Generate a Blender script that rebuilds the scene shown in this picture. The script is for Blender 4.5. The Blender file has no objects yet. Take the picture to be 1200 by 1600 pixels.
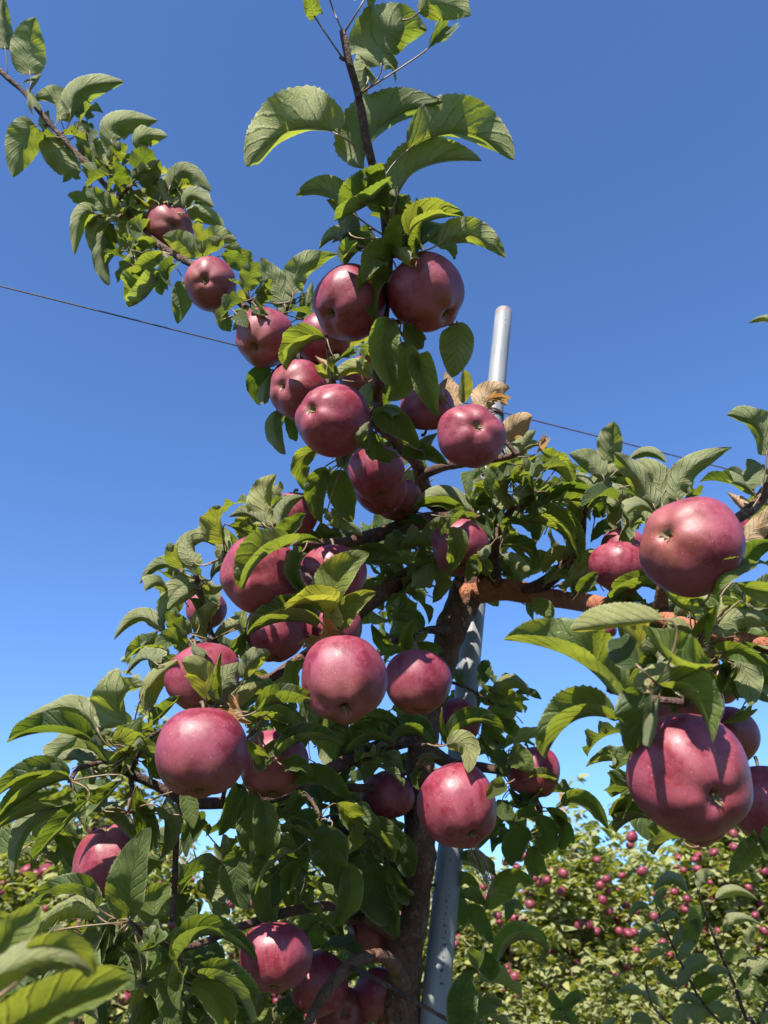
import bpy, bmesh, math, random
import numpy as np
from mathutils import Vector, Matrix, noise
R = math.radians
SC = bpy.context.scene
COL = SC.collection
rnd = random.Random(7)

# ------------------------------------------------------------ camera
PITCH = R(32); F = 1230.0; CAMZ = 1.6
cd = bpy.data.cameras.new('camera'); cam = bpy.data.objects.new('camera', cd); COL.objects.link(cam)
cam.location = (0, 0, CAMZ); cam.rotation_euler = (R(90) + PITCH, 0, 0)
cd.sensor_fit = 'VERTICAL'; cd.sensor_height = 36; cd.lens = F / 1600 * 36
cd.clip_start = 0.02; cd.clip_end = 3000
cd.dof.use_dof = True; cd.dof.focus_distance = 0.95; cd.dof.aperture_fstop = 9.5
SC.camera = cam
# ------------------------------------------------------------ sky, sun, exposure
SUN = Vector((-0.26, -0.70, 0.67)).normalized()
w = bpy.data.worlds.new('World'); SC.world = w; w.use_nodes = True
nt = w.node_tree; bg = nt.nodes['Background']
sky = nt.nodes.new('ShaderNodeTexSky'); sky.sky_type = 'NISHITA'; sky.sun_disc = False
sky.sun_elevation = math.asin(SUN.z); sky.sun_rotation = math.atan2(SUN.x, SUN.y)
sky.altitude = 300; sky.air_density = .92; sky.dust_density = 0.4; sky.ozone_density = 3.2
tn_ = nt.nodes.new('ShaderNodeMix'); tn_.data_type = 'RGBA'; tn_.blend_type = 'MULTIPLY'; tn_.inputs[0].default_value = 1
tn_.inputs[7].default_value = (.72, .925, 1.20, 1)
nt.links.new(sky.outputs[0], tn_.inputs[6]); nt.links.new(tn_.outputs[2], bg.inputs[0]); bg.inputs[1].default_value = 0.086
sl = bpy.data.lights.new('sun', 'SUN'); sl.energy = 5.0; sl.angle = R(0.5); sl.color = (1, .94, .84)
so = bpy.data.objects.new('sun', sl); COL.objects.link(so); so.rotation_euler = SUN.to_track_quat('Z', 'Y').to_euler()
so.location = (0, 0, 10)
SC.view_settings.view_transform = 'Standard'; SC.view_settings.look = 'None'
SC.view_settings.gamma = 1; SC.view_settings.use_curve_mapping = False; SC.view_settings.exposure = 1.38

# ------------------------------------------------------------ helpers
FWD = Vector((0, math.cos(PITCH), math.sin(PITCH))); UP = Vector((0, -math.sin(PITCH), math.cos(PITCH))); RT = Vector((1, 0, 0))
CAM = Vector((0, 0, CAMZ))
def P(x, y, d):
    return CAM + RT * ((x - 600) / F * d) + UP * ((800 - y) / F * d) + FWD * d
def proj(p):
    v = p - CAM; d = v.dot(FWD)
    return 600 + v.dot(RT) / d * F, 800 - v.dot(UP) / d * F, d

def mk(name, verts, faces, mats, parent=None, uvs=None, tint=None, midx=None, smooth=True, loc=None):
    me = bpy.data.meshes.new(name); me.from_pydata(verts, [], faces)
    for m in (mats if isinstance(mats, (list, tuple)) else [mats]): me.materials.append(m)
    if smooth: me.polygons.foreach_set('use_smooth', [True] * len(me.polygons))
    if midx is not None: me.polygons.foreach_set('material_index', midx)
    if uvs is not None:
        ul = me.uv_layers.new(name='UVMap'); a = np.asarray(uvs, dtype=np.float32)
        li = np.empty(len(me.loops), dtype=np.int32); me.loops.foreach_get('vertex_index', li)
        ul.data.foreach_set('uv', a[li].ravel())
    if tint is not None:
        ca = me.color_attributes.new('tint', 'FLOAT_COLOR', 'POINT')
        ca.data.foreach_set('color', np.asarray(tint, dtype=np.float32).ravel())
    me.update()
    o = bpy.data.objects.new(name, me); COL.objects.link(o)
    if parent: o.parent = parent
    return o
def tag(o, label=None, cat=None, group=None, kind=None):
    if label: o['label'] = label
    if cat: o['category'] = cat
    if group: o['group'] = group
    if kind: o['kind'] = kind
    return o
def empty(name, loc, label, cat, group=None):
    o = bpy.data.objects.new(name, None); COL.objects.link(o); o.location = loc; o.empty_display_size = .05
    return tag(o, label, cat, group)
def child(o, p):
    o.parent = p; o.matrix_parent_inverse = Matrix.Translation(-p.location) if p.type == 'EMPTY' else Matrix.Identity(4)
def subchild(o, p):      # p itself is a part in world coordinates
    o.parent = p; o.matrix_parent_inverse = Matrix.Identity(4)

def catmull(pts, step):
    """pts: list of (Vector, radius)"""
    out = []
    n = len(pts)
    for i in range(n - 1):
        p0 = pts[max(i - 1, 0)]; p1 = pts[i]; p2 = pts[i + 1]; p3 = pts[min(i + 2, n - 1)]
        L = (p2[0] - p1[0]).length; k = max(1, int(L / step))
        for j in range(k):
            t = j / k
            a = 2 * p1[0]; b = p2[0] - p0[0]; c = 2 * p0[0] - 5 * p1[0] + 4 * p2[0] - p3[0]; d = -p0[0] + 3 * p1[0] - 3 * p2[0] + p3[0]
            out.append((0.5 * (a + b * t + c * t * t + d * t ** 3), p1[1] + (p2[1] - p1[1]) * t))
    out.append(pts[-1])
    return out
def tube(samples, seg=8, rough=0.0, nscale=60, V=None, Fc=None, cap=True):
    V = [] if V is None else V; Fc = [] if Fc is None else Fc
    base = len(V); n = len(samples); ref = Vector((0.31, 0.2, 0.93))
    for i, (p, r) in enumerate(samples):
        t = samples[min(i + 1, n - 1)][0] - samples[max(i - 1, 0)][0]
        if t.length < 1e-9: t = Vector((0, 0, 1))
        t.normalize()
        a = ref - t * ref.dot(t)
        if a.length < 1e-3: a = t.orthogonal()
        a.normalize(); ref = a; b = t.cross(a)
        for k in range(seg):
            an = 2 * math.pi * k / seg
            dv = a * math.cos(an) + b * math.sin(an)
            rr = r
            if rough: 
                q = (p + dv * r) * nscale
                rr = r * (1 + rough * (noise.noise(q * .35) * 1.3 + .5 * noise.noise(q)))
            V.append(p + dv * rr)
    for i in range(n - 1):
        for k in range(seg):
            k2 = (k + 1) % seg
            Fc.append((base + i * seg + k, base + i * seg + k2, base + (i + 1) * seg + k2, base + (i + 1) * seg + k))
    if cap:
        Fc.append(tuple(base + k for k in reversed(range(seg)))); Fc.append(tuple(base + (n - 1) * seg + k for k in range(seg)))
    return V, Fc

# ------------------------------------------------------------ node material helper
class NM:
    def __init__(s, name):
        s.m = bpy.data.materials.new(name); s.m.use_nodes = True; s.t = s.m.node_tree
        s.b = s.t.nodes['Principled BSDF']; s.out = s.t.nodes['Material Output']
    def n(s, typ, **kw):
        o = s.t.nodes.new(typ)
        for k, v in kw.items(): setattr(o, k, v)
        return o
    def set(s, sock, v):
        if isinstance(v, bpy.types.NodeSocket): s.t.links.new(v, sock)
        else: sock.default_value = v
    def math(s, op, a, b=0.0, c=0.0, clamp=False):
        o = s.n('ShaderNodeMath', operation=op, use_clamp=clamp)
        s.set(o.inputs[0], a); s.set(o.inputs[1], b); s.set(o.inputs[2], c); return o.outputs[0]
    def mix(s, f, a, b, blend='MIX'):
        o = s.n('ShaderNodeMix', data_type='RGBA', blend_type=blend)
        s.set(o.inputs[0], f); s.set(o.inputs[6], a); s.set(o.inputs[7], b); return o.outputs[2]
    def ramp(s, f, lo, hi, a=0.0, b=1.0):
        o = s.n('ShaderNodeMapRange', clamp=True, interpolation_type='SMOOTHSTEP')
        s.set(o.inputs[0], f)
        for i, v in enumerate((lo, hi, a, b)): o.inputs[i + 1].default_value = v
        return o.outputs[0]
    def noise(s, vec, scale, detail=3, rough=.55, w=None):
        o = s.n('ShaderNodeTexNoise'); s.set(o.inputs['Vector'], vec)
        o.inputs['Scale'].default_value = scale; o.inputs['Detail'].default_value = detail; o.inputs['Roughness'].default_value = rough
        return o.outputs['Fac']
    def vor(s, vec, scale, feature='F1', rand=1):
        o = s.n('ShaderNodeTexVoronoi', feature=feature); s.set(o.inputs['Vector'], vec); o.inputs['Scale'].default_value = scale
        o.inputs['Randomness'].default_value = rand
        return o.outputs['Distance']
    def map(s, vec, scale=(1, 1, 1), loc=(0, 0, 0)):
        o = s.n('ShaderNodeMapping'); s.set(o.inputs[0], vec); s.set(o.inputs[3], scale); s.set(o.inputs[1], loc); return o.outputs[0]
    def bump(s, h, dist, strength=1.0, nrm=None):
        o = s.n('ShaderNodeBump'); s.set(o.inputs['Height'], h); o.inputs['Distance'].default_value = dist
        o.inputs['Strength'].default_value = strength
        if nrm: s.set(o.inputs['Normal'], nrm)
        return o.outputs[0]
KS = 1.0
def C4(r, g, b): return (r * KS, g * KS, b * KS, 1)

def leaf_material(name, simple=False):
    M = NM(name)
    uv = M.n('ShaderNodeUVMap').outputs[0]
    sep = M.n('ShaderNodeSeparateXYZ'); M.set(sep.inputs[0], uv); u, v = sep.outputs[0], sep.outputs[1]
    at = M.n('ShaderNodeAttribute', attribute_name='tint'); sc = M.n('ShaderNodeSeparateColor'); M.set(sc.inputs[0], at.outputs['Color'])
    rn, yel, brn = sc.outputs[0], sc.outputs[1], sc.outputs[2]
    geo = M.n('ShaderNodeNewGeometry'); back = geo.outputs['Backfacing']
    co = M.n('ShaderNodeTexCoord').outputs['Object']
    av = M.math('ABSOLUTE', v)
    midr = M.ramp(av, 0.02, 0.06, 1, 0)
    n1 = M.noise(co, 45, 3)
    # side veins
    wv = M.math('SUBTRACT', M.math('MULTIPLY', u, 8.0), M.math('MULTIPLY', M.math('POWER', av, 0.8), 2.2))
    wv = M.math('ADD', wv, M.math('MULTIPLY', n1, 0.9))
    wv = M.math('ADD', wv, M.math('MULTIPLY', M.math('SIGN', v), .2))
    fr = M.math('ABSOLUTE', M.math('SUBTRACT', M.math('FRACT', wv), 0.5))
    vein = M.ramp(fr, 0.015, 0.07, 1, 0)
    vein = M.math('MULTIPLY', vein, M.ramp(av, .75, 1.0, 1, .1))
    net = M.ramp(M.vor(M.map(uv, (46, 17, 1)), 1.0, 'DISTANCE_TO_EDGE'), 0.02, .12, 1, 0)
    veins = M.math('MAXIMUM', midr, M.math('MULTIPLY', vein, .75))
    # colours of the two faces
    top = M.mix(rn, C4(.042, .070, .018), C4(.100, .132, .034))
    top = M.mix(M.math('MULTIPLY', M.ramp(n1, .35, .75), .5), top, C4(.072, .112, .040))
    top = M.mix(M.math('MULTIPLY', net, .16), top, C4(.11, .18, .06))
    top = M.mix(M.math('MULTIPLY', veins, .42), top, C4(.13, .19, .075))
    un = M.mix(rn, C4(.20, .22, .105), C4(.29, .30, .13))
    un = M.mix(M.ramp(n1, .3, .8), un, C4(.30, .30, .175))
    un = M.mix(M.math('MULTIPLY', net, .5), un, C4(.12, .17, .07))
    un = M.mix(M.math('MULTIPLY', veins, .42), un, C4(.30, .31, .20))
    n2 = M.noise(co, 110, 4)
    rim = M.ramp(av, .86, .99, 0, .75)
    top = M.mix(M.math('MULTIPLY', rim, .8), top, C4(.30, .33, .18))
    un = M.mix(M.math('MULTIPLY', rim, .6), un, C4(.42, .42, .28))
    top = M.mix(yel, top, C4(.30, .31, .035)); un = M.mix(M.math('MULTIPLY', yel, .85), un, C4(.38, .36, .09))
    top = M.mix(brn, top, C4(.58, .30, .13)); un = M.mix(brn, un, M.mix(M.ramp(n2, .5, .75), C4(.62, .42, .26), C4(.58, .26, .09)))
    spot = M.math('MULTIPLY', M.ramp(M.noise(co, 60, 2), .70, .74), .8)
    top = M.mix(spot, top, C4(.12, .075, .03))
    col = M.mix(back, top, un)
    tr = M.mix(rn, C4(.16, .23, .016), C4(.36, .42, .035))
    tr = M.mix(M.math('MULTIPLY', veins, .28), tr, C4(.09, .16, .02))
    tr = M.mix(yel, tr, C4(.65, .52, .06)); tr = M.mix(brn, tr, C4(.55, .25, .08))
    rough = M.math('ADD', .46, M.math('MULTIPLY', back, .38))
    rough = M.math('ADD', rough, M.math('MULTIPLY', n1, .1))
    # relief: lamina swells between the veins
    h = M.math('ADD', M.math('MULTIPLY', M.ramp(fr, 0, .20), .8), M.math('MULTIPLY', M.math('SUBTRACT', 1, net), .28))
    h = M.math('SUBTRACT', h, M.math('MULTIPLY', midr, .5))
    h = M.math('ADD', h, M.math('MULTIPLY', n2, .4))
    b = M.bump(h, .0014, 1.0)
    M.set(M.b.inputs['Base Color'], col); M.set(M.b.inputs['Roughness'], rough); M.set(M.b.inputs['Normal'], b)
    M.b.inputs['Specular IOR Level'].default_value = .42
    tb = M.n('ShaderNodeBsdfTranslucent'); M.set(tb.inputs[0], tr); M.set(tb.inputs[1], b)
    mx = M.n('ShaderNodeMixShader'); mx.inputs[0].default_value = .42
    M.set(mx.inputs[1], M.b.outputs[0]); M.set(mx.inputs[2], tb.outputs[0]); M.set(M.out.inputs[0], mx.outputs[0])
    return M.m
def apple_material(name, far=False):
    M = NM(name)
    co = M.n('ShaderNodeTexCoord').outputs['Object']
    oi = M.n('ShaderNodeObjectInfo'); rn = oi.outputs['Random']
    sh = M.n('ShaderNodeCombineXYZ'); 
    for i in range(3): M.set(sh.inputs[i], M.math('MULTIPLY', rn, 7.3 + i * 3.1))
    ad = M.n('ShaderNodeVectorMath', operation='ADD'); M.set(ad.inputs[0], co); M.set(ad.inputs[1], sh.outputs[0]); cs = ad.outputs[0]
    sep = M.n('ShaderNodeSeparateXYZ'); M.set(sep.inputs[0], co)
    z = sep.outputs[2]                                  # +z = stem end, apple radius 1
    ang = M.math('ARCTAN2', sep.outputs[1], sep.outputs[0])
    sv = M.n('ShaderNodeCombineXYZ'); M.set(sv.inputs[0], M.math('MULTIPLY', M.math('SINE', ang), 9)); M.set(sv.inputs[1], M.math('MULTIPLY', M.math('COSINE', ang), 9)); M.set(sv.inputs[2], M.math('ADD', M.math('MULTIPLY', z, .9), M.math('MULTIPLY', rn, 20)))
    st = M.noise(sv.outputs[0], 1.3, 4, .65)
    big = M.noise(cs, 1.3, 3); mid = M.noise(cs, 3.6, 4, .6)
    red = M.mix(M.ramp(st, .35, .68), C4(.115, .006, .014), C4(.235, .014, .030))
    red = M.mix(M.math('MULTIPLY', rn, .75), red, C4(.125, .006, .016))
    # a less coloured cheek showing yellow-green ground colour, mostly at the calyx end
    gr = M.math('MULTIPLY', M.ramp(M.math('ADD', z, M.math('MULTIPLY', big, -.9)), -.72, -1.4), M.ramp(rn, .35, .9, .12, .55))
    red = M.mix(gr, red, C4(.27, .13, .04))
    # waxy bloom, rubbed off in patches
    bl = M.ramp(M.math('ADD', M.math('MULTIPLY', mid, .55), M.math('MULTIPLY', big, .6)), .40, .74, .20, .60)
    rub = M.ramp(M.noise(cs, 3.1, 9, .68), .42, .53)
    bl = M.math('MULTIPLY', bl, M.ramp(M.math('ADD', rub, M.ramp(big, .46, .58)), 0, 1, .42, 1.05))
    bl = M.math('MULTIPLY', bl, M.ramp(M.noise(cs, 30, 6, .75), .30, .60, .7, 1.1))
    colr = M.mix(bl, red, C4(.325, .078, .118))
    dots = M.ramp(M.vor(cs, 13, 'F1'), .06, .15, 1, 0)
    dots = M.math('MULTIPLY', dots, M.ramp(M.noise(cs, 5), .4, .6, .15, .75))
    if not far: colr = M.mix(dots, colr, C4(.62, .38, .32))
    # russet inside the two hollows
    rr = M.math('SQRT', M.math('ADD', M.math('MULTIPLY', sep.outputs[0], sep.outputs[0]), M.math('MULTIPLY', sep.outputs[1], sep.outputs[1])))
    hol = M.ramp(M.math('ADD', rr, M.math('MULTIPLY', mid, .22)), .15, .27, .85, 0)
    colr = M.mix(hol, colr, C4(.26, .21, .075))
    M.set(M.b.inputs['Base Color'], colr)
    M.set(M.b.inputs['Roughness'], M.math('ADD', .34, M.math('MULTIPLY', bl, .35)))
    M.b.inputs['Specular IOR Level'].default_value = .42
    M.b.inputs['Sheen Weight'].default_value = .0; M.b.inputs['Sheen Tint'].default_value = C4(.9, .75, .9)
    M.b.inputs['Subsurface Weight'].default_value = .0
    if not far:
        h = M.math('ADD', M.math('MULTIPLY', M.noise(cs, 6, 3), .6), M.math('MULTIPLY', M.noise(cs, 34, 3), .06))
        M.set(M.b.inputs['Normal'], M.bump(M.math('SUBTRACT', h, M.math('MULTIPLY', dots, .03)), .0015, .35))
    return M.m
def bark_material(name, dark, light, patch, scale=1.0):
    M = NM(name)
    co = M.n('ShaderNodeTexCoord').outputs['Object']
    n1 = M.noise(co, 14 * scale, 5, .6); n2 = M.noise(co, 70 * scale, 5, .65); n3 = M.noise(co, 230 * scale, 3)
    c = M.mix(M.ramp(n1, .32, .66), C4(*dark), C4(*light))
    c = M.mix(M.ramp(n2, .5, .68, 0, .7), c, C4(*patch))
    c = M.mix(M.ramp(n3, .57, .68, 0, .6), c, C4(*(x * .4 for x in dark)))
    lent = M.ramp(M.vor(M.map(co, (1, 1, 2.2)), 70 * scale), .12, .25, .7, 0)
    c = M.mix(M.math('MULTIPLY', lent, M.ramp(n1, .4, .6)), c, C4(*(min(1, x * 1.25) for x in patch)))
    c = M.mix(M.math('MULTIPLY', M.ramp(M.noise(co, 22 * scale, 7, .75), .56, .64), .45), c, C4(.27, .25, .20))
    crack = M.ramp(M.vor(M.map(co, (1, 1, .35)), 55 * scale, 'DISTANCE_TO_EDGE'), .0, .04, .25, 0)
    c = M.mix(M.math('MULTIPLY', crack, M.ramp(n1, .4, .6)), c, C4(.02, .014, .01))
    M.set(M.b.inputs['Base Color'], c); M.b.inputs['Roughness'].default_value = .75
    M.b.inputs['Specular IOR Level'].default_value = .3
    h = M.math('ADD', M.math('MULTIPLY', n2, 1.0), M.math('MULTIPLY', n3, .35)); h = M.math('ADD', h, M.math('MULTIPLY', lent, .4)); h = M.math('SUBTRACT', h, M.math('MULTIPLY', crack, .5))
    M.set(M.b.inputs['Normal'], M.bump(h, .007, 1.0))
    return M.m
def plain(name, col, rough=.6, nscale=40, var=.35, bump=.0, metal=0):
    M = NM(name); co = M.n('ShaderNodeTexCoord').outputs['Object']
    n1 = M.noise(co, nscale, 4)
    c = M.mix(M.ramp(n1, .3, .7), C4(*(x * (1 - var) for x in col)), C4(*(min(1, x * (1 + var)) for x in col)))
    M.set(M.b.inputs['Base Color'], c); M.b.inputs['Roughness'].default_value = rough; M.b.inputs['Metallic'].default_value = metal
    if bump: M.set(M.b.inputs['Normal'], M.bump(n1, bump))
    return M.m
KS = .98; LEAF = leaf_material('apple_leaf'); KS = 1.2; LEAFF = leaf_material('distant_leaf')
KS = .82
APPLE = apple_material('apple_skin'); KS = .66; APPLEF = apple_material('apple_skin_far', True)
KS = .8
BARK = bark_material('bark', (.075, .035, .023), (.155, .078, .05), (.22, .115, .07))
BARKR = bark_material('young_bark', (.30, .10, .05), (.42, .155, .08), (.44, .21, .12), 1.3)
TWIG = bark_material('twig_bark', (.07, .037, .030), (.15, .080, .062), (.24, .17, .13), 2.0)
PET = plain('petiole_skin', (.19, .125, .065), .5, 60)
STEM = plain('apple_stem', (.11, .075, .035), .6, 200)
SEP = plain('dry_sepal', (.20, .15, .07), .8, 300)
KS = .82

# ------------------------------------------------------------ leaf geometry
def prof(u):
    return 2.49 * (max(u, 0) ** .55) * (max(1 - u, 0) ** .8)
def leaf_geo(b, m, t, wl, wr, Vd, side, rg, nl=24, nw=4, W=None, pet=None, petr=.0009):
    """midrib b-m-t; wl / wr = how wide each half looks across the direction Vd; Vd = direction the visible face looks to"""
    c = 2 * m - .5 * (b + t)
    L = (t - b).length + .35 * (m - .5 * (b + t)).length
    if W is None: W = max(.27 * L, max(abs(wl), abs(wr)) * 1.06)
    V = []; Fc = []; UV = []
    ph = rg.uniform(0, 6.28); wa = rg.uniform(.06, .22) * W * 2; fq = rg.uniform(7, 12); cur = rg.uniform(-.35, .30) * W
    sgn = 1 if side == 't' else -1
    cols = 2 * nw + 1
    tooth = rg.uniform(.016, .028)
    twist = rg.uniform(-.6, .6)
    for i in range(nl + 1):
        u = i / nl
        p = (1 - u) ** 2 * b + 2 * u * (1 - u) * c + u * u * t
        T = (2 * (1 - u) * (c - b) + 2 * u * (t - c))
        if T.length < 1e-7: T = t - b
        T = T.normalized()
        S = Vd.cross(T)
        if S.length < 1e-3: S = T.orthogonal()
        S.normalize(); D = T.cross(S)
        tw = twist * (u - .4)
        S, D = S * math.cos(tw) + D * math.sin(tw), D * math.cos(tw) - S * math.sin(tw)
        wu = prof(u) * W
        for j in range(-nw, nw + 1):
            s = abs(j) / nw
            wv = wl if j > 0 else wr
            cth = max(-.95, min(.97, wv / W)); sth = math.sqrt(1 - cth * cth)
            e = wu
            if s == 1: e *= 1 - (tooth * 2 if i % 2 else 0) + rg.uniform(-.012, .012)
            sg = 1 if j > 0 else -1
            q = p + (S * (sg * cth) + D * (sgn * sth * (.35 + .65 * s))) * (e * s)
            q = q + D * (sgn * -cur * s * s * (wu / W) + W * .035 * math.sin(u * 25 + ph) * math.sin(s * 3.14) ) + D * (wa * s * s * math.sin(fq * u * math.pi / 2 + ph + (0 if j > 0 else 1.9)) * (wu / W))
            V.append(q); UV.append((u, j / nw))
    for i in range(nl):
        for j in range(2 * nw):
            a = i * cols + j; f = (a, a + 1, a + cols + 1, a + cols)
            # +j is towards the left of travel; (a,a+1,...) winds with normal = S x T = -D
            Fc.append(f if side != 't' else f[::-1])
    mi = [0] * len(Fc)
    if pet is not None:
        d = (c - b).normalized(); L2 = (pet - b).length
        s4 = [(pet, petr * 1.25)]
        cc = b - d * min(L2 * .5, .02)
        for k in range(1, 6):
            t1 = k / 5; s4.append(((1 - t1) ** 2 * pet + 2 * t1 * (1 - t1) * cc + t1 * t1 * b, petr))
        s4.append((b + (c - b) * .12 - Vd * (petr * .3), petr * .8))
        n0 = len(Fc); tube(s4, 5, V=V, Fc=Fc); mi += [1] * (len(Fc) - n0); UV += [(0, 0)] * (len(V) - len(UV))
    return V, Fc, UV, mi

# ------------------------------------------------------------ ground
M = NM('orchard_grass'); co = M.n('ShaderNodeTexCoord').outputs['Object']
g1 = M.noise(co, .6, 5); g2 = M.noise(co, 18, 5, .7)
gc = M.mix(M.ramp(g1, .4, .62), C4(.045, .065, .02), C4(.10, .085, .04)); gc = M.mix(M.ramp(g2, .4, .7), gc, C4(.05, .075, .02))
M.set(M.b.inputs['Base Color'], gc); M.b.inputs['Roughness'].default_value = .9; M.set(M.b.inputs['Normal'], M.bump(g2, .05))
gv = []; gf = []
N = 40; E = [(-1 if i < 0 else 1) * (abs(i) / 20) ** 3 * 900 for i in range(-20, 21)]
for y in E:
    for x in E:
        gv.append((x, y, 0.05 * noise.noise(Vector((x * .4, y * .4, 0)))))
for j in range(N):
    for i in range(N): a = j * (N + 1) + i; gf.append((a, a + 1, a + N + 2, a + N + 1))
tag(mk('ground', gv, gf, M.m), kind='structure')

# ------------------------------------------------------------ the main tree
bt = P(626, 1600, 1.10)
TREE = empty('apple_tree', (bt.x - .06, bt.y, 0), 'foreground apple tree laden with big crimson apples, its trunk beside the grey pole', 'tree')
BR = []      # samples of the wood: (point, radius)
def limb(name, pts, mat, seg=14, rough=.12, step=.008, parent=TREE, world=False, label=None):
    pp = [(P(x, y, d), r * d / F) for x, y, d, r in pts] if not world else pts
    s = catmull(pp, step); V, Fc = tube(s, seg, rough)
    o = mk(name, V, Fc, mat); child(o, parent)
    if label: o['label'] = label
    if parent is TREE: BR.extend([(p, r) for p, r in s[::2]])
    return o
tb0 = P(628, 1640, 1.12)
gr_ = [(Vector((tb0.x - .07, tb0.y + .03, -.05)), .045), (Vector((tb0.x - .055, tb0.y + .02, .3)), .034), (Vector((tb0.x - .03, tb0.y, .9)), .028)]
tp = gr_ + [(P(x, y, d), r * d / F) for x, y, d, r in [(628, 1640, 1.12, 29), (634, 1500, 1.15, 27), (650, 1400, 1.17, 24), (656, 1300, 1.20, 23), (657, 1200, 1.23, 23), (667, 1120, 1.26, 23), (692, 1040, 1.29, 21), (708, 980, 1.31, 23), (722, 940, 1.33, 26), (735, 905, 1.34, 24), (742, 860, 1.36, 19), (735, 815, 1.36, 17), (695, 795, 1.34, 15), (665, 770, 1.30, 13), (656, 735, 1.26, 12), (640, 710, 1.2, 10), (610, 680, 1.08, 8), (592, 645, .98, 8), (589, 600, .93, 8), (596, 540, .90, 7), (604, 470, .88, 7), (608, 400, .86, 7)]]
limb('trunk', tp, BARK, 28, .24, .006, world=True)
limb('branch', [(716, 930, 1.33, 25), (745, 922, 1.33, 21), (790, 922, 1.32, 18), (850, 932, 1.28, 15), (900, 940, 1.22, 14), (950, 948, 1.12, 14), (1010, 958, 1.02, 14), (1070, 978, .92, 13), (1140, 995, .84, 12), (1230, 1015, .78, 11)], BARKR, 20, .13, label='orange-brown limb reaching right')
limb('branch', [(745, 860, 1.36, 14), (690, 878, 1.3, 14), (630, 905, 1.25, 14), (580, 940, 1.2, 13), (530, 985, 1.15, 10), (460, 1035, 1.1, 8), (410, 1062, 1.07, 7), (360, 1040, 1.05, 6), (330, 990, 1.03, 5), (308, 905, 1.02, 4)], BARK)
limb('branch', [(725, 810, 1.36, 13), (660, 815, 1.28, 13), (610, 830, 1.22, 12), (550, 845, 1.14, 9), (490, 850, 1.05, 6), (430, 845, 1.0, 5), (352, 868, .98, 4)], BARK)
limb('branch', [(615, 685, 1.1, 9), (560, 640, 1.06, 9), (500, 585, 1.08, 8), (440, 530, 1.14, 6.5), (385, 482, 1.2, 6), (330, 430, 1.25, 6), (280, 402, 1.28, 5.5), (240, 375, 1.3, 5), (200, 335, 1.33, 4.5), (165, 290, 1.35, 4), (120, 240, 1.37, 4.5), (75, 190, 1.38, 4), (38, 145, 1.4, 4), (10, 120, 1.4, 4), (-40, 70, 1.42, 4)], TWIG)
limb('branch', [(607, 400, .86, 8), (600, 330, .84, 7), (588, 280, .83, 7), (573, 220, .82, 6.5), (560, 150, .81, 6), (545, 95, .80, 6.5), (538, 60, .80, 6), (534, 48, .8, 4)], TWIG)
limb('branch', [(660, 1150, 1.26, 14), (600, 1165, 1.2, 12), (520, 1200, 1.1, 10), (430, 1245, 1.02, 9), (330, 1255, .98, 9), (285, 1250, .96, 8), (245, 1228, .95, 7), (195, 1205, .93, 6), (165, 1190, .92, 5)], TWIG)
limb('branch', [(658, 1225, 1.25, 15), (620, 1232, 1.2, 10), (575, 1232, 1.14, 7), (540, 1230, 1.1, 5)], TWIG)
limb('branch', [(650, 1255, 1.24, 12), (610, 1258, 1.2, 8), (565, 1268, 1.14, 6), (520, 1280, 1.08, 5)], TWIG)
limb('branch', [(650, 1390, 1.18, 14), (590, 1410, 1.12, 10), (520, 1415, 1.06, 8), (450, 1425, 1.0, 7), (370, 1450, .95, 6), (290, 1480, .9, 5), (215, 1455, .85, 5)], TWIG)
limb('branch', [(636, 1560, 1.15, 13), (622, 1520, 1.1, 12), (600, 1495, 1.06, 11), (560, 1500, 1.03, 10), (525, 1530, 1.0, 9), (495, 1570, .97, 8), (475, 1615, .95, 8)], BARK)
limb('branch', [(630, 1470, 1.16, 12), (600, 1450, 1.14, 10), (570, 1435, 1.12, 8), (545, 1440, 1.1, 6)], BARK)
limb('branch', [(285, 1250, .96, 6), (277, 1290, .95, 5), (274, 1350, .95, 5), (272, 1400, .95, 4.5), (268, 1440, .94, 4)], TWIG)
limb('branch', [(665, 1170, 1.24, 14), (710, 1195, 1.24, 9), (760, 1200, 1.24, 8), (810, 1215, 1.22, 6), (845, 1265, 1.2, 5)], TWIG)
limb('branch', [(778, 922, 1.32, 11), (772, 880, 1.3, 9), (776, 840, 1.27, 8), (800, 795, 1.24, 6), (815, 780, 1.22, 4)], TWIG)
limb('branch', [(815, 926, 1.3, 10), (850, 912, 1.27, 11), (882, 885, 1.24, 10), (905, 850, 1.22, 8), (912, 800, 1.2, 6), (925, 765, 1.18, 5)], TWIG)
limb('branch', [(1033, 965, .99, 12), (1033, 935, .97, 11), (1040, 900, .95, 8)], BARK)
limb('branch', [(1250, 730, 1.0, 10), (1205, 760, .98, 10), (1180, 790, .97, 9), (1150, 812, .96, 8)], BARK)
limb('branch', [(655, 745, 1.27, 8), (690, 730, 1.2, 8), (745, 720, 1.1, 7), (790, 715, 1.05, 5), (810, 708, 1.02, 4)], BARK)
limb('branch', [(706, 985, 1.31, 11), (690, 985, 1.27, 8), (665, 985, 1.24, 6), (640, 1000, 1.2, 5), (610, 1000, 1.17, 4)], TWIG)
limb('branch', [(1075, 985, .92, 10), (1082, 1010, .80, 8), (1060, 1050, .70, 7), (1075, 1100, .66, 6)], TWIG)
BRP = np.array([tuple(p) for p, r in BR])
def nearest(p):
    d = ((BRP - np.array(tuple(p))) ** 2).sum(1); i = int(d.argmin()); return Vector(BRP[i]), math.sqrt(d[i])

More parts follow.
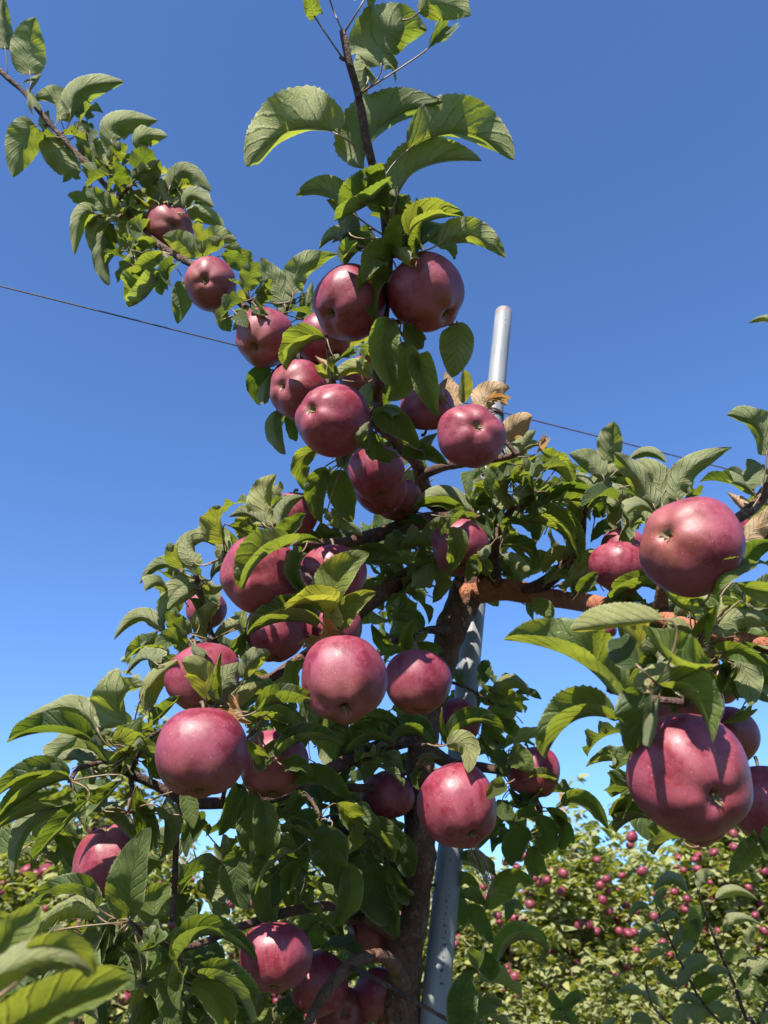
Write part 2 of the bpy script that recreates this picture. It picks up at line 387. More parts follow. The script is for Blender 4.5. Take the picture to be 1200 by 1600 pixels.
# ------------------------------------------------------------ apples: centre x, y, width in px, calyx offset in px (or None), real width, label
A = [
 (264,356,74,9,-3,.080,'highest apple on the upper left branch, half shaded, with a leaf across its foot'),
 (329,444,82,-9,-7,.080,'crimson apple on the upper left branch showing its open calyx to the viewer'),
 (413,529,94,-18,16,.082,'pinkish red apple at the end of the trellis wire, left of the centre cluster'),
 (506,530,88,20,30,.078,'red apple half hidden behind the big top left apple'),
 (466,609,92,-30,-8,.078,'rosy apple touching the apple below it, calyx turned to the left'),
 (520,656,114,-34,-18,.082,'smooth rosy apple with shaded underside, lowest of the line from the left branch'),
 (544,475,118,-34,18,.084,'left one of the two big apples under the upright shoot, with a deep calyx hollow'),
 (667,458,120,36,36,.084,'right one of the two big apples under the upright shoot, mostly in shade'),
 (572,598,82,0,20,.075,'red apple almost hidden behind leaves right of the shoot stem'),
 (668,635,86,0,-60,.064,'pink apple behind a dark hanging leaf, below tan dry leaves'),
 (736,681,104,13,-20,.070,'bright red apple with its calyx facing out, just left of the tan curled leaves'),
 (588,738,92,10,40,.080,'dark red apple shaded by leaves under the rosy centre apple'),
 (594,762,84,12,40,.078,'red apple pressed under the shaded one, only its lower crescent showing'),
 (622,782,76,5,30,.074,'small dim apple behind the pair of overlapping apples'),
 (720,856,98,0,38,.084,'apple behind a dark leaf just above the fork of the trunk'),
 (458,805,82,0,40,.074,'red apple peeping out between leaves above the large left apples'),
 (403,897,122,-27,2,.086,'large crimson apple with a dark leaf folded across its face'),
 (522,897,104,0,45,.082,'crimson apple with bright streaks of sun behind the big yellow-green leaf'),
 (322,953,66,0,30,.070,'small pink apple behind the leaves at the left edge of the crown'),
 (432,987,98,0,46,.082,'brownish red apple in deep shade under the large crimson apple'),
 (520,985,92,0,40,.080,'shaded apple just behind the yellow leaf of the twin apples'),
 (537,1061,134,3,48,.086,'big rosy apple in the middle, left of the smaller apple beside the pole'),
 (653,1066,104,0,60,.080,'round red apple directly left of the grey pole, with a broad band of shadow'),
 (318,1060,118,15,48,.086,'apple behind two yellow-green leaves, above the largest left apple'),
 (315,1175,146,0,70,.088,'largest apple on the left, smooth pink with a leaf shadow on its left cheek'),
 (428,1193,110,0,55,.084,'dull brownish apple in shade right of the largest left apple'),
 (715,1258,126,24,48,.086,'red apple hanging in front of the grey pole with patches of sun'),
 (606,1241,84,0,-60,.080,'apple behind the dark twigs left of the trunk against the sky'),
 (834,1207,84,10,60,.080,'shaded apple right of the pole above a spray of dark leaves'),
 (716,1128,70,0,20,.074,'apple mostly hidden behind the grey pole'),
 (172,1343,128,-20,-60,.088,'dark glossy apple at the lower left behind a large standing leaf'),
 (430,1495,114,0,60,.086,'apple in shade at the bottom left of the trunk, with a sunlit spot'),
 (498,1538,90,0,30,.082,'shaded apple touching the curved bare spur at the bottom'),
 (536,1588,82,4,-5,.078,'dim apple cut off by the bottom of the picture'),
 (596,1556,84,0,40,.080,'dark apple between the curved spur and the trunk'),
 (580,1462,76,0,30,.074,'red apple with a sunlit top behind the low spur left of the trunk'),
 (615,1458,52,0,20,.068,'little dark apple touching the left side of the trunk'),
 (1076,852,156,-40,-22,.088,'large pink apple on the right, its calyx turned up to the left'),
 (970,886,94,0,45,.080,'apple tucked behind the large pink apple on the right, with a leaf shadow'),
 (975,860,70,0,30,.066,'apple of which only a dark rim shows above its neighbour on the right'),
 (1192,824,80,0,20,.080,'apple cut by the right edge behind a pale leaf'),
 (1080,1214,194,43,38,.092,'biggest apple of all, low on the right, with streaks of sunlight down its shaded face'),
 (1194,1256,116,0,60,.084,'purplish apple cut by the right edge behind the biggest one'),
 (1138,1150,92,10,30,.080,'shaded apple peeping over the right shoulder of the biggest one'),
 (1070,1102,112,0,50,.084,'red apple behind the bright leaves over the biggest apple'),
 (1092,1282,84,0,35,.080,'apple of which only the bottom shows under the biggest one'),
 (976,1062,56,0,20,.070,'small dark apple behind the leaves left of the biggest one'),
 (1126,1070,60,0,25,.070,'small red apple in the leaves right of the biggest one'),
 (948,985,30,0,10,.045,'tiny red apple just under the orange-brown limb'),
]
DOFF = {9: .02, 13: .02, 14: .06, 30: .12}
def apple_mesh(name, seg, rings, seed):
    rg = random.Random(seed); V = []; Fc = []
    lob = [rg.uniform(.006, .022) for _ in range(3)]; ph = [rg.uniform(0, 6.28) for _ in range(3)]
    tilt = rg.uniform(-.07, .07); tall = rg.uniform(.84, .95); tap = rg.uniform(.02, .12)
    prof_ = []
    for i in range(rings + 1):
        a = math.pi * i / rings                 # 0 = stem end
        r = math.sin(a) ** .86; z = math.cos(a) * tall
        # hollows
        z -= .50 * math.exp(-(r / .24) ** 1.6) if a < math.pi / 2 else 0
        z += .21 * math.exp(-(r / .17) ** 1.7) if a > math.pi / 2 else 0
        r *= 1 + tap * math.cos(a)
        prof_.append((r, z, a))
    for r, z, a in prof_:
        for k in range(seg):
            t = 2 * math.pi * k / seg
            f = 1 + lob[0] * math.cos(5 * t + ph[0]) * (1 + 2.0 * (a > 1.6) * abs(math.cos(a)) ** 2) + lob[1] * math.cos(2 * t + ph[1]) + lob[2] * .7 * math.cos(3 * t + ph[2])
            V.append((r * f * math.cos(t), r * f * math.sin(t), z * (1 + tilt * math.cos(t) * r) + .03 * math.cos(5 * t + ph[0]) * (a > 1.9) * r * (1 - r) * -2))
    for i in range(rings):
        for k in range(seg):
            k2 = (k + 1) % seg; Fc.append((i * seg + k, (i + 1) * seg + k, (i + 1) * seg + k2, i * seg + k2))
    me = bpy.data.meshes.new(name); me.from_pydata(V, [], Fc)
    bm = bmesh.new(); bm.from_mesh(me); bmesh.ops.remove_doubles(bm, verts=bm.verts, dist=1e-4); bmesh.ops.recalc_face_normals(bm, faces=bm.faces); bm.to_mesh(me); bm.free()
    me.polygons.foreach_set('use_smooth', [True] * len(me.polygons))
    zc = min(v.co.z for v in me.vertices if (v.co.x ** 2 + v.co.y ** 2) < .002 and v.co.z < 0) if any((v.co.x ** 2 + v.co.y ** 2) < .002 and v.co.z < 0 for v in me.vertices) else -.5
    zs = max(v.co.z for v in me.vertices if (v.co.x ** 2 + v.co.y ** 2) < .002 and v.co.z > 0)
    return me, zc, zs
AM = []
for k in range(7):
    me, zc, zs = apple_mesh('apple', 56, 40, 20 + k); me.materials.append(APPLE); AM.append((me, zc, zs))
def calyx_mesh():
    V = []; Fc = []; rg = random.Random(3)
    for k in range(10):
        a = 2 * math.pi * k / 10 + rg.uniform(-.2, .2); L = rg.uniform(.10, .2); wv = .035
        ca, sa = math.cos(a), math.sin(a); b = len(V)
        up = rg.uniform(.05, .14)
        V += [(ca * .02 - sa * wv, sa * .02 + ca * wv, 0), (ca * .02 + sa * wv, sa * .02 - ca * wv, 0),
              (ca * L * .6 - sa * wv * .8, sa * L * .6 + ca * wv * .8, -up), (ca * L * .6 + sa * wv * .8, sa * L * .6 - ca * wv * .8, -up), (ca * L * rg.uniform(.3, 1.1), sa * L * rg.uniform(.3, 1.1), -up - rg.uniform(.02, .1))]
        Fc += [(b, b + 1, b + 3, b + 2), (b + 2, b + 3, b + 4)]
    me = bpy.data.meshes.new('calyx'); me.from_pydata(V, [], Fc); me.materials.append(SEP); return me
CALYX = calyx_mesh()
AP = []      # px, py, r px, depth of the front, for keeping loose leaves off the apples
for i, (x, y, wpx, dx, dy, real, lab) in enumerate(A):
    r = real / 2; d = real * F / wpx + DOFF.get(i, 0)
    c = P(x, y, d); rp = wpx / 2
    view = (CAM - c).normalized()
    right = RT; upv = UP
    ax, ay = dx / rp, -dy / rp; q = ax * ax + ay * ay
    if q > .9: ax, ay = ax / math.sqrt(q) * .94, ay / math.sqrt(q) * .94; q = .884
    # direction to the calyx; when far off centre and down it may point a bit towards the viewer
    rx = RT - view * RT.dot(view); rx.normalize(); ux = view.cross(rx)
    cal = rx * ax + ux * ay + view * math.sqrt(1 - q)
    z = -cal
    rg = random.Random(100 + i)
    xa = z.orthogonal().normalized(); ya = z.cross(xa); an = rg.uniform(0, 6.28)
    xr = xa * math.cos(an) + ya * math.sin(an); yr = z.cross(xr)
    me, zc, zs = AM[i % 7]
    o = bpy.data.objects.new('apple', me); COL.objects.link(o)
    mw = Matrix((xr, yr, z)).transposed().to_4x4(); mw.translation = c
    o.matrix_world = mw @ Matrix.Diagonal((r * rg.uniform(.95, 1.03), r * rg.uniform(.97, 1.04), r * rg.uniform(.93, 1.06), 1))
    tag(o, lab, 'apple', 'apples on the foreground tree')
    k = bpy.data.objects.new('calyx', CALYX); COL.objects.link(k); k.parent = o; k.location = (0, 0, zc - .01); k.rotation_euler = (0, 0, an)
    # stem towards the wood
    top = c + z * (r * zs * .9); n, dist = nearest(c + z * r)
    end = n if dist < .05 else c + z * (r * 1.12) + (n - c).normalized() * .008
    mw2 = o.matrix_world.inverted()
    mid = c + z * (r * 1.25)
    sm = [((1 - t) ** 2 * top + 2 * t * (1 - t) * mid + t * t * end, .0014 + .0008 * t) for t in [j / 8 for j in range(9)]]
    V, Fc = tube(sm, 6)
    s = mk('stem', [mw2 @ v for v in V], Fc, STEM, o)
    AP.append((x, y, rp, d))

# ------------------------------------------------------------ leaves read off the photograph
# node x y depth | base x y, middle of midrib x y, tip x y, visible width left / right of the direction of growth, face (t top, u underside, +y yellow, +b brown)
LV = """
12 120 1.4|8 76 4 35 5 -8 10 14 u
45 155 1.39|47 116 45 70 56 27 25 25 u;50 128 58 122 66 114 7 7 u;42 138 47 150 54 166 9 9 u
102 205 1.38|110 176 128 140 194 128 16 20 u;95 186 84 158 54 158 12 24 u;112 200 130 215 145 247 18 17 u
72 195 1.38|56 197 38 222 20 277 22 26 u;68 202 88 240 126 268 24 20 u;77 198 72 185 76 172 11 11 u;118 238 138 252 152 282 18 16 u
166 262 1.35|176 224 184 190 247 188 16 24 u;168 256 158 235 161 214 12 14 u;172 255 182 238 198 226 12 12 u;158 262 140 250 122 235 12 12 t
200 295 1.33|226 240 222 215 262 213 12 17 u;214 266 224 250 240 236 20 18 u;206 290 200 275 197 258 11 11 u;196 290 188 272 182 250 12 12 t;216 285 232 275 250 250 15 15 u;210 282 222 268 232 262 9 9 uy
192 333 1.32|190 330 162 314 134 294 16 15 t;192 335 166 322 142 330 14 16 u;146 332 126 342 116 399 10 14 u;172 345 150 362 152 402 18 16 u;164 360 158 400 171 446 10 13 u;206 336 194 364 190 396 12 13 uy;212 320 220 305 236 297 10 10 uy;220 335 214 365 206 396 11 12 t;168 338 150 348 132 360 8 8 t;178 350 172 370 176 395 11 11 t
258 330 1.31|262 316 264 292 306 290 16 12 uy;264 296 292 268 331 300 14 16 u;290 326 302 306 334 323 12 12 u;293 332 322 336 351 361 12 14 u;248 318 240 306 228 300 12 10 t;262 322 240 312 250 282 9 9 uy;272 320 280 300 262 270 10 10 u;240 326 226 322 215 312 9 9 y
252 392 1.28|310 402 286 380 254 370 18 19 u;248 432 228 448 201 480 24 26 t;286 440 284 470 277 506 16 15 t;246 380 226 384 206 400 14 12 t;250 400 228 412 205 430 12 12 t;262 420 250 440 254 460 12 12 t;232 372 220 360 232 342 12 12 t;270 412 262 430 268 448 10 10 t
330 410 1.25|328 391 338 372 370 375 18 12 u;346 400 366 406 389 426 13 13 t;356 484 350 500 361 518 12 12 t;370 490 378 498 388 512 12 12 t;322 400 318 385 326 372 9 8 t;352 470 340 482 345 500 9 9 t
392 470 1.17|388 456 390 430 404 410 15 17 u;398 458 410 450 419 434 9 10 u;446 480 430 440 408 402 22 20 u;458 462 470 420 528 398 20 18 u;396 466 386 464 378 452 7 7 uy;462 500 474 480 482 456 10 12 t;480 496 480 470 489 440 11 10 u;392 478 382 486 370 492 8 8 t;400 478 408 486 420 492 8 8 t
510 525 .98|508 528 474 534 448 579 14 22 t;530 560 545 552 552 545 7 7 t
430 580 1.1|425 578 398 594 406 634 14 13 t;426 580 416 606 412 630 10 10 u;432 642 428 672 446 710 13 13 u;448 648 455 665 462 690 10 10 t;440 640 436 655 432 680 9 9 u
520 592 1.0|520 591 508 582 500 568 9 9 uy;580 588 550 575 512 602 10 14 uy;530 585 522 570 530 558 8 8 u;510 570 500 562 492 556 6 6 ub
592 600 .93|590 600 574 616 568 642 12 13 u;599 598 602 622 592 645 10 14 u
577 247 .82|529 211 455 204 385 261 6 56 u
578 266 .82|569 264 594 196 694 159 50 8 u
596 284 .82|638 234 722 208 803 250 52 5 u
606 372 .84|619 309 662 258 753 252 40 4 u;541 322 506 296 462 307 12 22 u;545 362 535 335 510 312 15 18 u;612 294 572 318 522 346 6 42 t;600 330 586 290 602 256 20 22 t;606 350 604 320 612 298 13 14 t
560 148 .81|596 102 608 55 668 46 48 34 u;575 122 571 90 583 54 13 16 u;654 20 690 4 736 24 24 24 u;671 74 684 58 699 40 14 13 t
536 92 .80|492 26 484 5 478 -25 12 14 t
537 52 .80|514 -5 505 -30 490 -60 15 15 u;572 -5 585 -30 600 -60 16 16 u
640 396 .84|645 372 668 340 726 338 24 10 t;648 392 666 368 698 358 14 16 t;686 381 736 368 790 403 26 12 u;642 390 640 352 637 326 5 8 t;615 386 616 355 626 334 14 14 t;655 385 650 365 660 345 10 10 t
600 388 .85|540 384 520 370 498 390 10 14 u;556 380 540 369 518 381 8 8 uy;586 386 560 384 540 418 13 17 t;552 386 538 396 536 412 11 11 t;606 390 622 394 641 406 10 12 uy;611 402 584 402 567 442 20 20 t;612 424 582 440 588 503 20 24 t;590 392 575 380 562 372 9 9 u;618 398 632 388 645 380 7 7 t
625 520 .86|610 500 598 550 620 608 24 20 t;627 535 636 585 606 626 20 20 t;630 506 645 526 656 546 16 15 t;650 556 664 592 683 651 20 19 t;600 500 592 520 596 545 10 10 t
716 510 .9|714 504 714 545 706 590 25 27 u
718 636 1.0|717 634 703 606 694 580 13 13 ub;720 632 726 604 724 577 8 12 uy;660 618 644 602 630 616 13 16 ub;700 630 690 612 700 590 9 9 ub
790 712 1.05|746 636 764 612 797 606 17 20 ub;790 690 804 666 832 650 17 20 ub;805 707 818 686 838 672 17 16 u;812 706 832 696 850 701 8 7 uy;838 708 846 696 855 682 6 6 b;760 628 776 622 792 630 7 7 b
582 660 .93|582 654 622 660 656 701 18 22 t;577 664 586 698 621 712 12 15 t;570 702 564 680 578 658 10 10 u;586 655 600 644 613 651 8 9 u;660 703 668 690 684 676 12 12 u;627 712 660 704 700 726 12 14 t
540 712 .93|500 703 472 722 480 769 14 15 t;514 735 494 765 503 818 16 18 t;538 735 534 772 551 816 20 21 t;512 812 534 812 567 837 12 14 u;505 740 520 760 525 790 12 12 u
650 800 1.2|736 803 692 774 645 797 10 16 u;733 806 690 786 642 800 9 9 t;668 820 640 812 615 822 8 8 t
520 997 .86|517 962 528 905 577 864 34 18 ty;528 984 548 944 588 925 16 18 ty;505 965 488 938 436 958 -8 24 ty;480 942 460 926 443 962 8 14 t;494 978 442 962 387 993 14 28 t;520 1000 512 984 506 964 15 15 yb;505 1002 490 1002 478 1010 7 7 yb
452 848 .95|450 852 408 866 381 922 14 28 t;472 862 458 888 474 921 10 13 t;445 841 430 836 413 828 8 11 t;468 846 490 842 505 850 7 7 t
428 828 .95|425 820 412 778 432 741 26 14 uy;413 820 385 801 357 808 8 14 u;435 826 444 790 476 775 14 13 u;440 838 456 820 479 802 15 15 t
352 868 .98|350 865 326 842 292 860 14 24 uy;352 850 340 818 345 792 26 8 uy;305 880 292 852 312 827 16 17 u;293 883 274 870 272 851 14 10 u;385 860 370 850 360 830 9 9 t;358 820 378 826 400 838 8 10 t
308 905 1.02|286 896 250 882 218 913 8 13 u;263 926 245 912 227 922 10 12 u;310 920 274 924 253 986 12 18 u;316 914 286 930 262 952 10 12 u;322 1000 322 970 339 944 21 10 uy;300 990 276 975 264 954 12 16 u;330 905 338 890 350 880 8 8 u;320 912 336 918 352 910 9 10 uy;312 900 306 890 314 876 7 7 t;295 935 310 950 318 975 9 9 t
330 1000 1.0|255 986 216 964 178 1000 10 14 u;372 975 350 984 330 1006 10 11 u;247 985 235 995 222 1011 9 9 u;290 1006 265 1000 244 1026 15 17 t;255 1030 226 1012 197 1034 8 20 t;384 985 378 1000 368 1020 12 12 t;300 1005 310 1018 320 1030 10 10 u
335 1105 .85|322 1096 314 1052 284 1034 22 20 uy;352 1100 350 1065 376 1034 22 20 u;342 1078 338 1048 346 1018 6 8 t;361 1100 384 1082 414 1066 12 13 uy;380 1062 394 1036 421 1018 18 14 u;366 1090 378 1118 396 1128 7 8 b;352 1104 372 1112 394 1112 9 9 ub
200 1180 .9|155 1146 108 1104 29 1133 14 20 u;142 1160 80 1136 12 1160 12 22 t;197 1135 186 1092 227 1072 40 10 u;232 1108 236 1070 278 1032 12 20 uy;243 1036 220 1030 196 1056 8 12 u;175 1155 224 1166 258 1209 26 14 t;240 1130 260 1106 282 1087 12 12 t;150 1206 116 1184 80 1198 10 12 u;160 1200 140 1190 120 1170 11 10 u;168 1190 156 1172 140 1158 9 9 u;215 1140 218 1150 212 1165 9 9 u;205 1165 190 1185 198 1200 14 12 t;220 1190 235 1200 240 1215 14 12 t;230 1070 240 1050 236 1030 9 9 t
110 1220 .85|107 1215 50 1206 -8 1248 14 18 t;108 1217 58 1226 -6 1282 15 20 t;110 1260 50 1262 -12 1300 14 20 t;96 1268 44 1292 20 1373 12 20 u;136 1250 92 1294 53 1343 12 14 t;190 1218 165 1236 150 1264 22 22 t;112 1235 88 1250 60 1250 11 11 t
200 1270 .88|160 1268 194 1286 221 1332 14 10 u;206 1250 224 1288 222 1333 19 16 t;180 1262 150 1265 128 1270 8 8 u;252 1262 270 1300 248 1345 15 15 u;290 1240 300 1270 302 1295 12 14 t;320 1280 300 1300 292 1340 12 14 t;215 1230 222 1252 240 1270 12 12 t
205 1440 .8|200 1432 206 1368 236 1292 34 24 t;250 1442 243 1412 264 1381 24 20 t;152 1416 104 1388 42 1422 12 18 t;152 1430 104 1412 42 1468 24 10 u;85 1455 72 1466 58 1477 10 10 uy;244 1458 240 1472 214 1486 14 13 t;196 1455 190 1470 190 1488 8 10 u;186 1456 174 1482 144 1503 9 10 u;215 1525 190 1514 167 1527 6 12 t;222 1470 232 1500 225 1520 14 14 t;170 1440 160 1468 150 1480 9 9 t
282 1500 .8|283 1496 328 1448 403 1505 12 20 t;298 1536 332 1556 356 1602 24 20 t;318 1526 362 1538 392 1598 20 14 t;262 1540 266 1575 276 1625 18 18 t;270 1500 250 1510 222 1520 12 12 t;278 1480 262 1468 250 1460 9 9 t;300 1500 320 1510 345 1530 12 10 t;282 1520 276 1545 282 1580 12 12 t
375 1228 .92|375 1228 362 1260 342 1306 20 12 t;396 1240 390 1285 387 1335 24 20 t;410 1250 416 1300 404 1346 20 20 t;385 1330 368 1370 390 1421 26 24 t;456 1330 420 1348 398 1402 14 18 t;482 1342 458 1362 452 1391 12 12 t;455 1222 505 1210 550 1253 14 16 t
500 1280 1.0|497 1270 470 1292 480 1333 15 15 t;519 1290 516 1330 528 1378 28 30 t;540 1350 546 1395 522 1447 20 16 t;525 1256 542 1268 556 1286 18 18 t;440 1298 470 1296 495 1320 11 13 t;470 1240 455 1260 440 1270 13 12 t
590 1300 1.1|555 1300 592 1298 606 1342 14 20 t;553 1316 580 1312 599 1346 8 10 u;590 1346 586 1396 618 1444 30 30 t;620 1300 632 1334 640 1372 18 18 t;608 1350 620 1380 640 1400 12 16 t;560 1345 548 1360 556 1385 10 10 t
600 1150 1.15|613 1160 568 1152 537 1201 14 20 t;580 1180 606 1180 629 1211 13 13 u;622 1140 582 1122 543 1152 8 12 t;615 1163 645 1140 679 1173 22 12 t;500 1115 522 1150 536 1196 26 26 t;612 1108 625 1112 640 1130 12 12 t
400 1140 .88|400 1110 450 1086 513 1109 14 17 t;386 1130 432 1116 477 1156 12 16 t;435 1184 478 1146 537 1165 14 16 t;400 1200 416 1180 432 1155 12 12 t;475 1030 458 1052 466 1079 12 12 t;405 1180 390 1165 380 1150 10 10 t;445 1195 470 1195 490 1215 10 12 t;420 1120 440 1135 470 1140 9 9 t
690 1165 1.1|705 1155 742 1126 788 1143 20 8 t;697 1164 728 1166 731 1208 20 14 uy;690 1110 692 1140 702 1162 4 5 t
660 1200 1.14|650 1195 662 1190 678 1192 7 7 yb;662 1190 676 1182 692 1185 8 8 uy;655 1205 648 1220 655 1235 7 7 t
770 1100 1.3|768 1081 796 1062 828 1083 8 14 u;765 1095 788 1088 816 1114 16 18 t;748 1072 756 1052 754 1032 11 11 t;763 1110 786 1118 800 1141 14 14 t;760 1120 770 1150 790 1165 14 14 t;752 1070 775 1085 790 1082 10 10 t;750 1150 765 1165 772 1185 13 12 t;768 1130 790 1135 806 1150 11 11 t
800 1230 1.18|798 1172 818 1190 822 1207 16 20 t;797 1268 772 1290 749 1326 18 20 t;795 1232 816 1254 849 1231 10 10 t;828 1215 850 1210 871 1225 8 8 t;790 1225 770 1235 762 1250 12 12 t;770 1180 785 1192 790 1215 14 13 t;785 1250 790 1270 812 1285 13 12 t
845 1268 1.18|878 1257 916 1250 951 1296 12 12 t;835 1280 852 1300 848 1336 18 18 t;838 1320 836 1345 842 1368 16 15 t;830 1300 804 1320 800 1354 18 18 t;866 1272 882 1298 874 1326 12 12 t;852 1262 868 1272 880 1290 10 10 t;835 1275 815 1275 800 1290 10 10 t;840 1255 825 1245 810 1250 9 9 t
700 1380 1.25|717 1340 746 1344 777 1373 10 12 t;715 1376 730 1375 748 1386 10 10 t;760 1420 790 1370 834 1382 8 28 t;780 1500 814 1458 858 1488 12 16 t;730 1420 750 1440 770 1475 14 12 t;720 1400 740 1402 762 1418 10 10 t;735 1480 755 1500 770 1530 14 14 t
720 1606 .9|722 1604 722 1560 738 1514 22 26 t;735 1600 755 1575 780 1570 12 12 t
640 985 1.18|640 1010 625 1000 605 1002 9 9 t;632 1015 640 985 655 965 9 12 t;646 1018 655 1000 670 985 10 10 uy;660 985 640 965 622 970 12 12 t;655 1010 675 1010 695 1018 6 12 t;605 1010 590 995 580 975 10 10 t;560 870 590 860 625 870 12 14 t
955 1080 .66|953 1080 888 1012 786 1000 20 42 t
962 1122 .64|960 1124 896 1118 852 1186 14 34 t
1030 1070 .57|1037 968 962 975 892 984 6 32 uy;1013 1072 1003 1120 996 1186 14 38 t;1030 1085 1020 1120 1012 1166 9 9 u;1024 1068 1080 1086 1113 1160 34 16 t;1012 1080 1046 1052 1114 1046 18 16 uy;1113 1040 1052 1024 1003 978 20 34 t;996 1040 976 1018 960 998 24 24 t
1085 1015 .8|1082 908 1104 930 1117 978 20 17 t;1078 952 1054 930 1031 914 20 20 t;1110 926 1132 894 1184 880 18 16 t;1113 990 1160 962 1216 985 12 22 u;1128 955 1150 944 1181 951 6 8 uy;1150 1025 1168 1058 1172 1104 22 20 u;1120 1040 1146 1058 1161 1091 18 18 t;1160 880 1184 852 1216 850 12 18 t;1090 1000 1070 985 1045 985 12 13 uy;1100 985 1106 965 1120 945 14 14 t;1088 1020 1105 1020 1118 1015 8 8 yb;1160 1000 1180 1010 1210 1020 14 14 t;1130 1020 1160 1020 1200 1040 14 14 t;1120 960 1105 950 1085 955 12 12 t;1170 1060 1180 1075 1215 1080 12 12 t;1120 1090 1130 1060 1145 1040 10 10 t;1150 910 1175 920 1212 925 16 16 t;1160 940 1175 955 1205 950 14 14 u
1158 852 .93|1160 850 1184 822 1218 785 14 18 ub
985 1200 .85|990 1180 966 1190 951 1196 15 16 t;998 1216 976 1224 956 1246 16 20 t;1016 1280 990 1272 962 1301 12 17 t;1070 1316 1046 1302 1022 1336 14 18 t;1181 1320 1166 1340 1139 1371 16 18 t;1190 1310 1196 1330 1190 1360 14 12 t;990 1240 975 1255 970 1270 12 12 t;1130 1130 1150 1120 1162 1110 8 8 t
940 760 1.18|943 745 920 720 889 709 14 19 u;945 725 952 692 960 659 18 20 u;985 716 1014 706 1041 723 8 8 u;940 758 954 738 979 746 14 13 u;846 786 890 764 943 776 10 11 t;940 775 960 764 984 781 10 13 u;920 758 900 744 877 742 8 8 u;930 808 944 794 961 801 10 12 t;925 845 940 826 963 823 10 10 t;915 790 900 800 885 830 14 14 t;900 785 885 780 872 790 9 9 t;925 790 935 770 950 760 9 9 t;990 795 970 775 960 790 12 14 u;1000 820 985 805 975 790 10 10 u
1040 800 1.0|1023 793 996 745 959 706 16 18 u;1035 794 1024 745 985 726 26 22 u;1060 784 1070 738 1144 699 20 20 u;1070 780 1082 772 1085 765 12 8 u;1020 800 1000 790 980 800 12 10 u;1030 800 1020 775 1005 765 11 11 u;1015 815 1000 805 985 825 10 14 u
815 795 1.18|850 736 868 728 889 758 16 12 t;795 772 800 738 840 714 24 16 t;815 796 834 770 866 766 16 16 t;822 815 874 822 904 881 22 16 t;787 850 816 852 835 881 12 11 t;785 868 805 878 827 891 12 12 u;800 790 785 775 790 750 15 13 u;830 780 825 755 835 735 11 11 t;820 800 850 795 880 805 10 12 t;870 720 850 705 840 695 9 9 t
776 842 1.2|737 808 712 810 688 845 8 12 t;700 835 715 850 700 898 16 14 t;770 840 760 820 745 810 9 9 t;790 830 800 815 815 815 8 8 t;768 850 755 865 745 870 8 8 u;765 900 745 880 730 910 14 14 t
895 870 1.2|887 866 866 868 848 896 12 12 uy;932 866 912 882 878 921 9 15 uy;830 946 852 952 856 974 14 14 t;890 905 900 925 885 945 12 12 t;1020 919 990 912 958 939 10 16 t;905 925 920 905 935 895 10 11 t;850 915 870 900 895 905 9 9 t;925 940 945 950 955 965 12 12 t;880 870 895 850 900 835 10 10 u
1190 770 .96|1198 711 1184 668 1135 649 12 26 u;1190 756 1178 738 1167 717 18 18 u;1181 776 1165 762 1146 753 8 10 u;1166 796 1152 780 1135 769 8 10 ub;1216 512 1196 496 1169 505 8 6 u
"""
nodes = []
lcount = 0
